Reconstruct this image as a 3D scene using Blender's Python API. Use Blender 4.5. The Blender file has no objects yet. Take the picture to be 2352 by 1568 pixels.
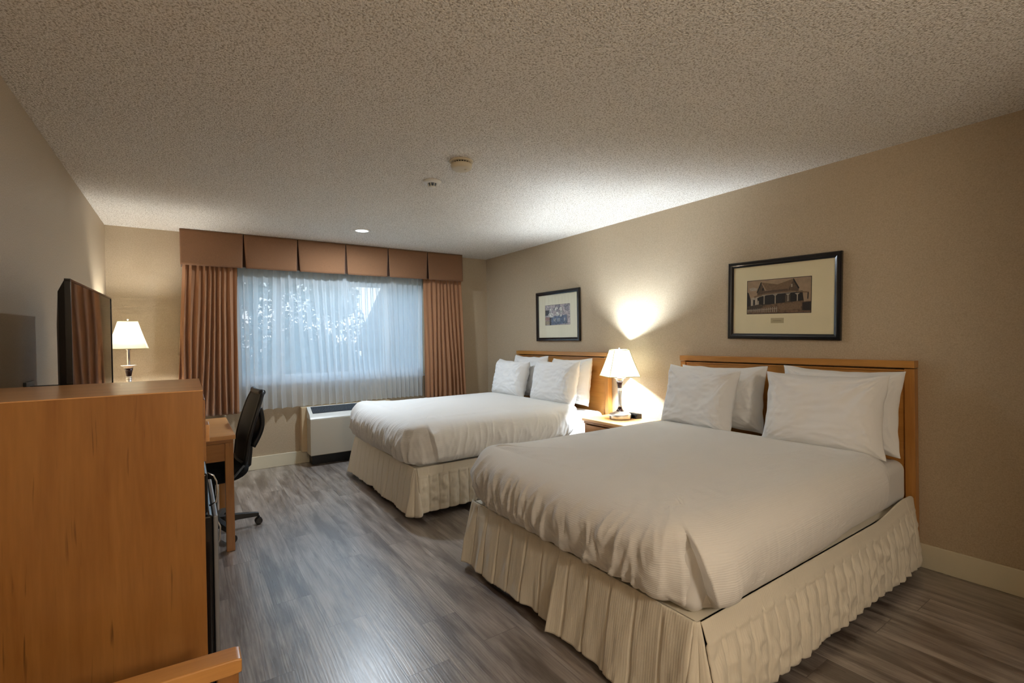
import bpy, bmesh, math, random
import numpy as np
from mathutils import Vector, Matrix, noise
from math import sin, cos, pi, sqrt, exp, radians, atan2

sc = bpy.context.scene
col = sc.collection
# ------------------------------------------------------------------ camera
YAW, PITCH, ROLL, HC = 0.5959, -0.0064, -0.0158, 1.3428
F_PX = 1101.2
fw = Vector((sin(YAW)*cos(PITCH), cos(YAW)*cos(PITCH), sin(PITCH)))
r0 = Vector((cos(YAW), -sin(YAW), 0)); u0 = r0.cross(fw)
rt = cos(ROLL)*r0 + sin(ROLL)*u0; up = -sin(ROLL)*r0 + cos(ROLL)*u0
cam_d = bpy.data.cameras.new('camera'); cam = bpy.data.objects.new('camera', cam_d); col.objects.link(cam)
cam_d.sensor_width = 36; cam_d.lens = 36*F_PX/2352; cam_d.clip_start = .02; cam_d.clip_end = 300
mw = Matrix.Identity(4)
for i in range(3):
    mw[i][0] = rt[i]; mw[i][1] = up[i]; mw[i][2] = -fw[i]; mw[i][3] = (0, 0, HC)[i]
cam.matrix_world = mw
sc.camera = cam
# ------------------------------------------------------------------ view / world
sc.view_settings.view_transform = 'Standard'; sc.view_settings.look = 'None'
sc.view_settings.gamma = 1; sc.view_settings.use_curve_mapping = False
sc.view_settings.exposure = 1.02
sc.cycles.use_denoising = True; sc.cycles.use_light_tree = False
sc.cycles.max_bounces = 7; sc.cycles.transparent_max_bounces = 16
sc.cycles.diffuse_bounces = 5; sc.cycles.glossy_bounces = 3; sc.cycles.transmission_bounces = 4
sc.cycles.use_adaptive_sampling = True; sc.cycles.adaptive_threshold = .09; sc.cycles.adaptive_min_samples = 16
sc.cycles.caustics_reflective = False; sc.cycles.caustics_refractive = False
sc.cycles.sample_clamp_indirect = 6.0
SKY_STRENGTH = 1.3
world = bpy.data.worlds.new('evening_sky'); sc.world = world; world.use_nodes = True
wn = world.node_tree; wn.nodes.clear()
wo = wn.nodes.new('ShaderNodeOutputWorld'); wb = wn.nodes.new('ShaderNodeBackground')
tc = wn.nodes.new('ShaderNodeTexCoord'); sx = wn.nodes.new('ShaderNodeSeparateXYZ'); wr = wn.nodes.new('ShaderNodeValToRGB')
nz = wn.nodes.new('ShaderNodeTexNoise'); nz.inputs['Scale'].default_value = 3.5; nz.inputs['Detail'].default_value = 5
mp = wn.nodes.new('ShaderNodeMapping'); mp.inputs['Scale'].default_value = (1, 1, 4)
ad = wn.nodes.new('ShaderNodeMath'); ad.operation = 'MULTIPLY_ADD'; ad.inputs[1].default_value = .35
wn.links.new(tc.outputs['Generated'], sx.inputs[0]); wn.links.new(tc.outputs['Generated'], mp.inputs[0])
wn.links.new(mp.outputs[0], nz.inputs['Vector']); wn.links.new(nz.outputs['Fac'], ad.inputs[0]); wn.links.new(sx.outputs['Z'], ad.inputs[2])
wn.links.new(ad.outputs[0], wr.inputs[0])
el = wr.color_ramp.elements
el[0].position = .10; el[0].color = (.30, .42, .52, 1)
el[1].position = .9; el[1].color = (.42, .62, .90, 1)
for p_, c_ in ((.18, (.82, .78, .78, 1)), (.30, (.66, .82, .92, 1)), (.5, (.48, .74, .92, 1))):
    e = el.new(p_); e.color = c_
wn.links.new(wr.outputs[0], wb.inputs[0]); wb.inputs[1].default_value = SKY_STRENGTH
wn.links.new(wb.outputs[0], wo.inputs[0])
# lamp powers (watts) used by the lamp builders below
LAMP_W, LAMP2_W, DOWN_W, ENTRY_W = 50.0, 14.0, 15.0, 37.0
XL, XR, YW, H = -0.606, 3.462, 5.713, 2.44
YB, XP, YP = -3.6, 1.70, -0.45        # entry hall behind the camera, unseen bathroom corner set to shade right wall
# portal in the window opening: only guides sky sampling
pd = bpy.data.lights.new('window_portal', 'AREA'); pd.shape = 'RECTANGLE'; pd.size = 2.05; pd.size_y = 1.1
pd.cycles.is_portal = True
po = bpy.data.objects.new('window_portal', pd); po.location = (1.475, YW+.14, 1.47); po.rotation_euler = (radians(-90), 0, 0); col.objects.link(po)

# ------------------------------------------------------------------ materials
def srgb(r, g, b):
    f = lambda c: (c/255/12.92) if c/255 <= .04045 else ((c/255+.055)/1.055)**2.4
    return (f(r), f(g), f(b), 1)
def newmat(name):
    m = bpy.data.materials.new(name); m.use_nodes = True; nt = m.node_tree
    return m, nt, nt.nodes['Principled BSDF'], nt.nodes['Material Output']
def plain(name, c, rough=.5, metal=0., spec=.5, **kw):
    m, nt, b, o = newmat(name)
    b.inputs['Base Color'].default_value = (*c[:3], 1); b.inputs['Roughness'].default_value = rough
    b.inputs['Metallic'].default_value = metal; b.inputs['Specular IOR Level'].default_value = spec
    if kw.get('coat'): b.inputs['Coat Weight'].default_value = kw['coat']; b.inputs['Coat Roughness'].default_value = .08
    if kw.get('bump'):
        nd(nt, b, kw['bump'][0], kw['bump'][1], kw.get('bdist', .002))
    return m
def nd(nt, b, scale, strength, dist=.002, coords='Object', detail=3):
    t = nt.nodes.new('ShaderNodeTexCoord'); n = nt.nodes.new('ShaderNodeTexNoise'); bu = nt.nodes.new('ShaderNodeBump')
    n.inputs['Scale'].default_value = scale; n.inputs['Detail'].default_value = detail
    nt.links.new(t.outputs[coords], n.inputs['Vector']); nt.links.new(n.outputs['Fac'], bu.inputs['Height'])
    bu.inputs['Strength'].default_value = strength; bu.inputs['Distance'].default_value = dist
    nt.links.new(bu.outputs[0], b.inputs['Normal']); return n, bu
def ramp(nt, src, stops):
    r = nt.nodes.new('ShaderNodeValToRGB'); e = r.color_ramp.elements
    e[0].position, e[0].color = stops[0]; e[1].position, e[1].color = stops[-1]
    for p, c in stops[1:-1]: x = e.new(p); x.color = c
    nt.links.new(src, r.inputs[0]); return r.outputs[0]
def mixc(nt, fac, a, b, mode='MIX'):
    m = nt.nodes.new('ShaderNodeMix'); m.data_type = 'RGBA'; m.blend_type = mode
    for i, v in ((0, fac), (6, a), (7, b)):
        if hasattr(v, 'links') or hasattr(v, 'is_linked'): nt.links.new(v, m.inputs[i])
        else: m.inputs[i].default_value = v
    return m.outputs[2]
def mathn(nt, op, a, b=None, c=None):
    m = nt.nodes.new('ShaderNodeMath'); m.operation = op
    for i, v in enumerate((a, b, c)):
        if v is None: continue
        if hasattr(v, 'is_linked'): nt.links.new(v, m.inputs[i])
        else: m.inputs[i].default_value = v
    return m.outputs[0]
def coord(nt, scale=(1, 1, 1), kind='Object', rot=(0, 0, 0)):
    t = nt.nodes.new('ShaderNodeTexCoord'); m = nt.nodes.new('ShaderNodeMapping')
    m.inputs['Scale'].default_value = scale; m.inputs['Rotation'].default_value = rot
    nt.links.new(t.outputs[kind], m.inputs[0]); return m.outputs[0]
def tex(nt, kind, vec, **kw):
    n = nt.nodes.new('ShaderNodeTex'+kind)
    for k, v in kw.items():
        if k in ('bands_direction', 'wave_type', 'feature', 'distance', 'wave_profile'): setattr(n, k, v)
        else: n.inputs[k.replace('_', ' ')].default_value = v
    nt.links.new(vec, n.inputs['Vector']); return n

def wood(name, base, dark, axis='Z', rough=.33, fleck=True):
    m, nt, b, o = newmat(name)
    st = {'X': (1.2, 14, 14), 'Y': (14, 1.2, 14), 'Z': (14, 14, 1.2)}[axis]
    v = coord(nt, st)
    n1 = tex(nt, 'Noise', v, Scale=1.0, Detail=5., Roughness=.55, Distortion=.6)
    v2 = coord(nt, tuple(s*5 for s in st)); n2 = tex(nt, 'Noise', v2, Scale=1.4, Detail=3.)
    lo = coord(nt, tuple(s*.16 for s in st)); n3 = tex(nt, 'Noise', lo, Scale=1.5, Detail=2.)
    c1 = ramp(nt, n1.outputs['Fac'], [(.3, (*dark, 1)), (.62, (*base, 1))])
    c2 = mixc(nt, .16, c1, ramp(nt, n2.outputs['Fac'], [(.3, (*[x*.55 for x in dark], 1)), (.7, (*[min(1, x*1.25) for x in base], 1))]))
    c3 = mixc(nt, ramp(nt, n3.outputs['Fac'], [(.35, (0, 0, 0, 1)), (.7, (.35, .35, .35, 1))]), c2, (*[x*.72 for x in base], 1))
    if fleck:
        fs = {'X': (5, 80, 80), 'Y': (80, 5, 80), 'Z': (150, 150, 6)}[axis]
        fv = coord(nt, fs); f = tex(nt, 'Noise', fv, Scale=.55, Detail=2., Distortion=.4)
        fm = ramp(nt, f.outputs['Fac'], [(.655, (0, 0, 0, 1)), (.74, (.7, .7, .7, 1))])
        c3 = mixc(nt, fm, c3, (*[x*.28 for x in dark], 1))
    nt.links.new(c3, b.inputs['Base Color']); b.inputs['Roughness'].default_value = rough
    b.inputs['Coat Weight'].default_value = .25; b.inputs['Coat Roughness'].default_value = .25
    bu = nt.nodes.new('ShaderNodeBump'); bu.inputs['Strength'].default_value = .08; bu.inputs['Distance'].default_value = .002
    nt.links.new(n2.outputs['Fac'], bu.inputs['Height']); nt.links.new(bu.outputs[0], b.inputs['Normal'])
    return m
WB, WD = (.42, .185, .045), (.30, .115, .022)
M = {}
M['wood_z'] = wood('maple_veneer_vertical', WB, WD, 'Z')
M['wood_x'] = wood('maple_veneer_across', WB, WD, 'X', .33, False)
M['wood_y'] = wood('maple_veneer_along', WB, WD, 'Y', .33, False)
M['wood_headboard'] = wood('maple_headboard_veneer', (.56, .265, .062), (.42, .175, .034), 'Y', .33, False)
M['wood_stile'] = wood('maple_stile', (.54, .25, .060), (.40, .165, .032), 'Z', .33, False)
M['wood_light'] = wood('maple_top', (.78, .42, .17), (.66, .32, .11), 'X', .28, False)  # lighter than the panels, reflection on the cabinet top put into the colour
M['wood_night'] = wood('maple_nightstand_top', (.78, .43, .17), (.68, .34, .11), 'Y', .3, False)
M['wood_arm'] = wood('maple_arm', (.66, .32, .09), (.52, .22, .05), 'X', .35, False)
M['black_plastic'] = plain('black_plastic', (.006, .006, .007), .42)
M['black_gloss'] = plain('black_gloss', (.004, .004, .005), .12)
M['black_mesh'] = plain('black_mesh_fabric', (.008, .008, .010), .7, bump=(900, .5))
M['black_fabric'] = plain('black_seat_fabric', (.007, .007, .008), .9, spec=.2, bump=(500, .4))
M['dark_fabric'] = plain('dark_box_spring_cloth', (.012, .014, .02), .9)
M['chrome'] = plain('chrome', (.75, .75, .76), .15, 1)
M['nickel'] = plain('brushed_nickel', (.72, .69, .65), .42, 1)
M['bronze'] = plain('dark_bronze', (.035, .012, .010), .25, .3, coat=.5)
M['steel_strip'] = plain('grey_steel', (.26, .27, .29), .4, .4)
M['grey_plastic'] = plain('grey_plastic', (.10, .12, .15), .4)
M['grille'] = plain('dark_grille', (.035, .042, .052), .5)
M['white_plastic'] = plain('white_plastic', (.78, .75, .68), .4)
M['ivory_plastic'] = plain('ivory_plastic', (.66, .58, .42), .45)
M['trim_white'] = plain('cream_paint', (.72, .66, .50), .4)
M['ac_body'] = plain('putty_enamel', (.50, .45, .36), .4)
M['ac_light'] = plain('white_enamel', (.66, .66, .62), .35)
M['ac_sleeve'] = plain('beige_sleeve', (.62, .48, .30), .5)
M['vinyl_white'] = plain('white_vinyl', (.8, .82, .84), .4)
M['frame_black'] = plain('black_frame_lacquer', (.006, .006, .008), .22, coat=.4)
M['mat_cream'] = plain('cream_mat_board', (.80, .71, .47), .8, bump=(700, .1))
M['mat_green'] = plain('pale_mat_board', (.80, .76, .58), .8, bump=(700, .1))
M['gold_piping'] = plain('gold_piping', (.60, .52, .22), .6)
M['concrete'] = plain('neighbour_siding', (.22, .27, .32), .8)
M['shingle'] = plain('neighbour_shingles', (.08, .10, .12), .9, bump=(40, .5))
M['bark'] = plain('tree_bark', (.05, .04, .03), .9, bump=(30, .8))
M['leaf'] = plain('tree_leaves', (.20, .28, .27), .6)  # raised and blued, haze over the trees put into the leaf colour
M['leaf2'] = plain('hedge_leaves', (.10, .17, .17), .7)

def fabric(name, c, rib=0, rough=.85, scale=900, bs=.25, sheen=.3, trans=0, ribs=.35, weave=0):
    m, nt, b, o = newmat(name)
    b.inputs['Base Color'].default_value = (*c, 1); b.inputs['Roughness'].default_value = rough
    b.inputs['Specular IOR Level'].default_value = .2; b.inputs['Sheen Weight'].default_value = sheen
    v = coord(nt, (1, 1, 1)); n = tex(nt, 'Noise', v, Scale=scale, Detail=2.)
    bu = nt.nodes.new('ShaderNodeBump'); bu.inputs['Strength'].default_value = bs; bu.inputs['Distance'].default_value = .0008
    nt.links.new(n.outputs['Fac'], bu.inputs['Height']); last = bu.outputs[0]
    if rib:
        uv = coord(nt, (1, 1, 1), 'UV')
        w = tex(nt, 'Wave', uv, Scale=rib, Distortion=.6, Detail=1.5, Detail_Scale=1.0, wave_type='BANDS', bands_direction='Y')
        b2 = nt.nodes.new('ShaderNodeBump'); b2.inputs['Strength'].default_value = ribs; b2.inputs['Distance'].default_value = .0015
        nt.links.new(w.outputs['Fac'], b2.inputs['Height']); nt.links.new(last, b2.inputs['Normal']); last = b2.outputs[0]
    if weave:
        tc_ = coord(nt, (60, 60, 160)); wv = tex(nt, 'Noise', tc_, Scale=4., Detail=2.)
        cc = mixc(nt, ramp(nt, wv.outputs['Fac'], [(.35, (0, 0, 0, 1)), (.65, (1, 1, 1, 1))]), (*[x*(1-weave) for x in c], 1), (*[min(1, x*(1+weave)) for x in c], 1))
        nt.links.new(cc, b.inputs['Base Color'])
    nt.links.new(last, b.inputs['Normal'])
    return m
M['duvet'] = fabric('white_ribbed_cotton', (.80, .785, .755), rib=40, sheen=.15, ribs=.28)
M['linen'] = fabric('white_pillow_cotton', (.82, .815, .80), scale=700, bs=.2, sheen=.1)
M['sheet'] = fabric('white_sheet', (.80, .79, .77), scale=700, sheen=.1)
M['skirt'] = fabric('cream_skirt_cloth', (.78, .72, .60), rib=30, ribs=.25, sheen=.2)
M['curtain'] = fabric('rust_brown_curtain', (.36, .175, .085), sheen=.35, rough=.8, weave=.10)
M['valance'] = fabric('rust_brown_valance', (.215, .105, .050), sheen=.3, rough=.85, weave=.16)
M['valance_shaded'] = fabric('brown_valance_shaded', (.05, .025, .015), sheen=.0, rough=.9)  # darkened valance brown, shade inside the pleat gaps put into the colour

def sheer_mat():
    m, nt, b, o = newmat('white_sheer_voile'); nt.nodes.remove(b)
    tr = nt.nodes.new('ShaderNodeBsdfTransparent'); tl = nt.nodes.new('ShaderNodeBsdfTranslucent'); df = nt.nodes.new('ShaderNodeBsdfDiffuse')
    tl.inputs[0].default_value = (.86, .91, .95, 1); df.inputs[0].default_value = (.82, .84, .85, 1)
    m1 = nt.nodes.new('ShaderNodeMixShader'); m1.inputs[0].default_value = .35
    nt.links.new(tl.outputs[0], m1.inputs[1]); nt.links.new(df.outputs[0], m1.inputs[2])
    m2 = nt.nodes.new('ShaderNodeMixShader')
    lw = nt.nodes.new('ShaderNodeLayerWeight'); lw.inputs[0].default_value = .35
    f = mathn(nt, 'MULTIPLY_ADD', lw.outputs['Facing'], .30, .70)
    nt.links.new(f, m2.inputs[0]); nt.links.new(tr.outputs[0], m2.inputs[1]); nt.links.new(m1.outputs[0], m2.inputs[2])
    nt.links.new(m2.outputs[0], o.inputs[0]); return m
M['sheer'] = sheer_mat()
def shade_mat():
    m, nt, b, o = newmat('ivory_lamp_shade'); nt.nodes.remove(b)
    tl = nt.nodes.new('ShaderNodeBsdfTranslucent'); df = nt.nodes.new('ShaderNodeBsdfDiffuse')
    tl.inputs[0].default_value = (.60, .575, .50, 1); df.inputs[0].default_value = (.80, .78, .70, 1)
    m1 = nt.nodes.new('ShaderNodeMixShader'); m1.inputs[0].default_value = .45
    nt.links.new(tl.outputs[0], m1.inputs[1]); nt.links.new(df.outputs[0], m1.inputs[2]); nt.links.new(m1.outputs[0], o.inputs[0]); return m
M['shade'] = shade_mat()
def glass_mat(name, tint=(1, 1, 1), ior=1.5):
    m, nt, b, o = newmat(name); nt.nodes.remove(b)
    tr = nt.nodes.new('ShaderNodeBsdfTransparent'); tr.inputs[0].default_value = (*tint, 1)
    gl = nt.nodes.new('ShaderNodeBsdfGlossy'); gl.inputs['Roughness'].default_value = .02
    fr = nt.nodes.new('ShaderNodeFresnel'); fr.inputs[0].default_value = ior
    ge = nt.nodes.new('ShaderNodeNewGeometry'); fac = mathn(nt, 'MULTIPLY', fr.outputs[0], mathn(nt, 'SUBTRACT', 1., ge.outputs['Backfacing']))
    mx = nt.nodes.new('ShaderNodeMixShader'); nt.links.new(fac, mx.inputs[0])
    nt.links.new(tr.outputs[0], mx.inputs[1]); nt.links.new(gl.outputs[0], mx.inputs[2]); nt.links.new(mx.outputs[0], o.inputs[0]); return m
M['glass'] = glass_mat('clear_glass')
def lit_glass(name, c, s):
    m, nt, b, o = newmat(name); nt.nodes.remove(b)
    tr = nt.nodes.new('ShaderNodeBsdfTransparent'); e = nt.nodes.new('ShaderNodeEmission'); e.inputs[0].default_value = (*c, 1); e.inputs[1].default_value = s
    a = nt.nodes.new('ShaderNodeAddShader'); nt.links.new(tr.outputs[0], a.inputs[0]); nt.links.new(e.outputs[0], a.inputs[1]); nt.links.new(a.outputs[0], o.inputs[0])
    m.cycles.emission_sampling = 'NONE'; return m
def lamp_light(name, parent, loc, watts, color, radius=None, disk=None):
    ld = bpy.data.lights.new(name, 'AREA' if disk else 'POINT'); ld.energy = watts; ld.color = color
    if disk: ld.shape = 'DISK'; ld.size = disk
    else: ld.shadow_soft_size = radius
    lo = bpy.data.objects.new(name, ld); col.objects.link(lo); lo.parent = parent; lo.location = loc; return lo
def emit(name, c, watts, area):
    m, nt, b, o = newmat(name); nt.nodes.remove(b)
    e = nt.nodes.new('ShaderNodeEmission'); e.inputs[0].default_value = (*c, 1); e.inputs[1].default_value = watts/(pi*area)
    nt.links.new(e.outputs[0], o.inputs[0]); return m
BULB_R = .028
M['bulb'] = lit_glass('lit_bulb', (.9, .97, 1.0), 3.)
COOL, SOFT, WARM = (.84, .96, 1.08), (.98, .97, .92), (1.0, .87, .70)
M['downlight'] = plain('downlight_lens', (.8, .8, .8), .4); _e = M['downlight'].node_tree.nodes['Principled BSDF']; _e.inputs['Emission Color'].default_value = (*COOL, 1); _e.inputs['Emission Strength'].default_value = 1.5; M['downlight'].cycles.emission_sampling = 'NONE'
M['entry_light'] = lit_glass('lit_globe', WARM, 1.)
# TV screen
M['screen'] = plain('tv_screen', (.004, .004, .005), .03, spec=1.0)

def wall_mat():
    m, nt, b, o = newmat('beige_wallpaper')
    v = coord(nt); n = tex(nt, 'Noise', v, Scale=170., Detail=3., Roughness=.7)
    n2 = tex(nt, 'Noise', v, Scale=60., Detail=2.)
    c = mixc(nt, ramp(nt, n.outputs['Fac'], [(.3, (0, 0, 0, 1)), (.7, (1, 1, 1, 1))]), (.415, .325, .215, 1), (.555, .455, .325, 1))
    nt.links.new(c, b.inputs['Base Color']); b.inputs['Roughness'].default_value = .55; b.inputs['Specular IOR Level'].default_value = .35
    bu = nt.nodes.new('ShaderNodeBump'); bu.inputs['Strength'].default_value = .25; bu.inputs['Distance'].default_value = .002
    s = mathn(nt, 'ADD', n.outputs['Fac'], n2.outputs['Fac'])
    nt.links.new(s, bu.inputs['Height']); nt.links.new(bu.outputs[0], b.inputs['Normal']); return m
M['wall'] = wall_mat()
def ceil_mat():
    m, nt, b, o = newmat('popcorn_ceiling')
    v = coord(nt); n = tex(nt, 'Noise', v, Scale=120., Detail=2.5, Roughness=.6)
    vo = tex(nt, 'Voronoi', v, Scale=150., Randomness=1.)
    h = mathn(nt, 'MULTIPLY_ADD', vo.outputs['Distance'], -.7, mathn(nt, 'MULTIPLY', n.outputs['Fac'], 1.6))
    c = ramp(nt, n.outputs['Fac'], [(.36, (.50, .45, .37, 1)), (.50, (.88, .84, .77, 1)), (.7, (.93, .90, .84, 1))])  # low spots darkened, shade between the popcorn bumps put into the colour
    nt.links.new(c, b.inputs['Base Color']); b.inputs['Roughness'].default_value = .95; b.inputs['Specular IOR Level'].default_value = .1
    bu = nt.nodes.new('ShaderNodeBump'); bu.inputs['Strength'].default_value = .9; bu.inputs['Distance'].default_value = .0045
    nt.links.new(h, bu.inputs['Height']); nt.links.new(bu.outputs[0], b.inputs['Normal']); return m
M['ceiling'] = ceil_mat()
def floor_mat():
    m, nt, b, o = newmat('grey_brown_vinyl_plank')
    PW, PL = .182, 1.22
    t = nt.nodes.new('ShaderNodeTexCoord'); sp = nt.nodes.new('ShaderNodeSeparateXYZ'); nt.links.new(t.outputs['Object'], sp.inputs[0])
    xr = mathn(nt, 'DIVIDE', mathn(nt, 'ADD', sp.outputs['X'], 10.03), PW); row = mathn(nt, 'FLOOR', xr)
    wn1 = nt.nodes.new('ShaderNodeTexWhiteNoise'); wn1.noise_dimensions = '1D'; nt.links.new(row, wn1.inputs['W'])
    yr = mathn(nt, 'ADD', mathn(nt, 'DIVIDE', mathn(nt, 'ADD', sp.outputs['Y'], 10), PL), wn1.outputs['Value']); cl = mathn(nt, 'FLOOR', yr)
    cb = nt.nodes.new('ShaderNodeCombineXYZ'); nt.links.new(row, cb.inputs[0]); nt.links.new(cl, cb.inputs[1])
    wn2 = nt.nodes.new('ShaderNodeTexWhiteNoise'); wn2.noise_dimensions = '3D'; nt.links.new(cb.outputs[0], wn2.inputs['Vector'])
    # per-plank shifted coordinates
    vm = nt.nodes.new('ShaderNodeVectorMath'); vm.operation = 'MULTIPLY_ADD'
    nt.links.new(wn2.outputs['Color'], vm.inputs[0]); vm.inputs[1].default_value = (7, 7, 7); nt.links.new(t.outputs['Object'], vm.inputs[2])
    def mapd(s):
        k = nt.nodes.new('ShaderNodeMapping'); k.inputs['Scale'].default_value = s; nt.links.new(vm.outputs[0], k.inputs[0]); return k.outputs[0]
    g1 = tex(nt, 'Noise', mapd((26, 2.2, 1)), Scale=1., Detail=6., Roughness=.6, Distortion=.5)
    g2 = tex(nt, 'Noise', mapd((150, 5, 1)), Scale=1., Detail=3., Roughness=.7)
    g3 = tex(nt, 'Noise', mapd((7, 1.2, 1)), Scale=1.2, Detail=4., Roughness=.6, Distortion=.3)
    g4 = tex(nt, 'Wave', mapd((1, .10, 1)), Scale=22., Distortion=9., Detail=3., Detail_Scale=1.2, wave_type='BANDS', bands_direction='X')
    c = ramp(nt, g1.outputs['Fac'], [(.30, (.052, .034, .025, 1)), (.46, (.27, .225, .195, 1)), (.66, (.50, .45, .41, 1))])
    c = mixc(nt, .30, c, ramp(nt, g2.outputs['Fac'], [(.3, (.05, .04, .034, 1)), (.6, (.34, .30, .27, 1))]))
    c = mixc(nt, .16, c, ramp(nt, g4.outputs['Fac'], [(.1, (.05, .037, .03, 1)), (.6, (.27, .225, .19, 1))]))
    c = mixc(nt, ramp(nt, g3.outputs['Fac'], [(.47, (0, 0, 0, 1)), (.63, (.82, .82, .82, 1))]), c, (.062, .038, .027, 1))
    tint = ramp(nt, wn2.outputs['Value'], [(0, (.90, .89, .88, 1)), (1, (1.10, 1.10, 1.10, 1))])
    c = mixc(nt, 1., c, tint, 'MULTIPLY')
    fx = mathn(nt, 'FRACT', xr); fy = mathn(nt, 'FRACT', yr)
    ex = mathn(nt, 'LESS_THAN', mathn(nt, 'ABSOLUTE', mathn(nt, 'SUBTRACT', fx, .5)), .493)
    ey = mathn(nt, 'LESS_THAN', mathn(nt, 'ABSOLUTE', mathn(nt, 'SUBTRACT', fy, .5)), .4988)
    e = mathn(nt, 'MULTIPLY', ex, ey)
    c = mixc(nt, e, (.10, .078, .065, 1), c)
    nt.links.new(c, b.inputs['Base Color'])
    nt.links.new(ramp(nt, g2.outputs['Fac'], [(.3, (.27, .27, .27, 1)), (.7, (.42, .42, .42, 1))]), b.inputs['Roughness'])
    b.inputs['Specular IOR Level'].default_value = 1.0
    b.inputs['Coat Weight'].default_value = .8; b.inputs['Coat Roughness'].default_value = .33; b.inputs['Coat IOR'].default_value = 1.6
    hh = mathn(nt, 'MULTIPLY_ADD', g2.outputs['Fac'], .5, mathn(nt, 'MULTIPLY_ADD', g4.outputs['Fac'], .25, e))
    bu = nt.nodes.new('ShaderNodeBump'); bu.inputs['Strength'].default_value = .35; bu.inputs['Distance'].default_value = .0018
    nt.links.new(hh, bu.inputs['Height']); nt.links.new(bu.outputs[0], b.inputs['Normal']); return m
M['floor'] = floor_mat()
M['grass'] = plain('outdoor_lawn', (.14, .22, .20), .95, bump=(30, .6))

# ------------------------------------------------------------------ helpers
def empty(name, loc=(0, 0, 0), rz=0, label=None, cat=None, group=None, parent=None):
    o = bpy.data.objects.new(name, None); col.objects.link(o); o.location = loc; o.rotation_euler = (0, 0, rz)
    o.empty_display_size = .05
    if parent: o.parent = parent
    tag(o, label, cat, group); return o
def tag(o, label=None, cat=None, group=None, kind=None):
    if label: o['label'] = label
    if cat: o['category'] = cat
    if group: o['group'] = group
    if kind: o['kind'] = kind
    return o
def obj(name, bm, mat, parent=None, smooth=False, bevel=0, seg=2, loc=None, rot=None, label=None, kind=None):
    me = bpy.data.meshes.new(name); bm.normal_update(); bm.to_mesh(me); bm.free()
    for mm in (mat if isinstance(mat, (list, tuple)) else [mat]): me.materials.append(mm)
    if smooth: me.shade_smooth()
    o = bpy.data.objects.new(name, me); col.objects.link(o)
    if parent: o.parent = parent
    if loc: o.location = loc
    if rot: o.rotation_euler = rot
    if bevel:
        md = o.modifiers.new('bevel', 'BEVEL'); md.width = bevel; md.segments = seg; md.limit_method = 'ANGLE'; md.angle_limit = radians(40)
        md.harden_normals = False
        if smooth is False and seg > 1: me.shade_smooth(); w = o.modifiers.new('wn', 'WEIGHTED_NORMAL'); w.keep_sharp = True
    if label: o['label'] = label
    if kind: o['kind'] = kind
    return o
def B(*boxes, bm=None):
    bm = bm or bmesh.new()
    for (x0, x1, y0, y1, z0, z1) in boxes:
        vs = [bm.verts.new((x, y, z)) for z in (z0, z1) for y in (y0, y1) for x in (x0, x1)]
        for f in ((0, 2, 3, 1), (4, 5, 7, 6), (0, 1, 5, 4), (2, 6, 7, 3), (0, 4, 6, 2), (1, 3, 7, 5)): bm.faces.new([vs[i] for i in f])
    return bm
def lathe(prof, seg=32, bm=None, axis='Z', off=(0, 0, 0), mi=0):
    bm = bm or bmesh.new(); rings = []
    for r, z in prof:
        if r < 1e-6: rings.append([bm.verts.new(_ax(0, 0, z, axis, off))])
        else: rings.append([bm.verts.new(_ax(r*cos(2*pi*k/seg), r*sin(2*pi*k/seg), z, axis, off)) for k in range(seg)])
    for a, b in zip(rings, rings[1:]):
        for k in range(seg):
            k2 = (k+1) % seg
            if len(a) == 1 and len(b) == 1: continue
            if len(a) == 1: f = [a[0], b[k2], b[k]]
            elif len(b) == 1: f = [a[k], a[k2], b[0]]
            else: f = [a[k], a[k2], b[k2], b[k]]
            fc = bm.faces.new(f); fc.material_index = mi
    bmesh.ops.recalc_face_normals(bm, faces=bm.faces)
    return bm
def _ax(x, y, z, axis, off):
    p = {'Z': (x, y, z), 'X': (z, x, y), 'Y': (y, z, x)}[axis]; return (p[0]+off[0], p[1]+off[1], p[2]+off[2])
def surf(fn, nu, nv, closed_u=False, bm=None, uv=None, thick=0):
    """grid of fn(i/nu, j/nv)"""
    bm = bm or bmesh.new(); cu = nu if closed_u else nu+1
    V = [[bm.verts.new(fn(i/nu, j/nv)) for i in range(cu)] for j in range(nv+1)]
    layer = bm.loops.layers.uv.verify() if uv else None
    for j in range(nv):
        for i in range(nu):
            i2 = (i+1) % cu if closed_u else i+1
            f = bm.faces.new([V[j][i], V[j][i2], V[j+1][i2], V[j+1][i]])
            if uv:
                for lp, (a, b) in zip(f.loops, ((i, j), (i+1, j), (i+1, j+1), (i, j+1))): lp[layer].uv = uv(a/nu, b/nv)
    return bm
def tube(pts, r, seg=10, bm=None, caps=True, rz=None):
    bm = bm or bmesh.new(); pts = [Vector(p) for p in pts]; rings = []; n = len(pts)
    rs = r if isinstance(r, (list, tuple)) else [r]*n
    prev = None
    for i, p in enumerate(pts):
        d = (pts[min(i+1, n-1)]-pts[max(i-1, 0)]).normalized()
        a = prev if prev else (Vector((0, 0, 1)) if abs(d.z) < .9 else Vector((1, 0, 0)))
        s = d.cross(a).normalized(); t = s.cross(d).normalized(); prev = t
        rings.append([bm.verts.new(p + (s*cos(2*pi*k/seg)+t*sin(2*pi*k/seg))*rs[i]) for k in range(seg)])
    for a, b in zip(rings, rings[1:]):
        for k in range(seg): bm.faces.new([a[k], a[(k+1) % seg], b[(k+1) % seg], b[k]])
    if caps: bm.faces.new(rings[0][::-1]); bm.faces.new(rings[-1])
    bmesh.ops.recalc_face_normals(bm, faces=bm.faces)
    return bm
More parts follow.
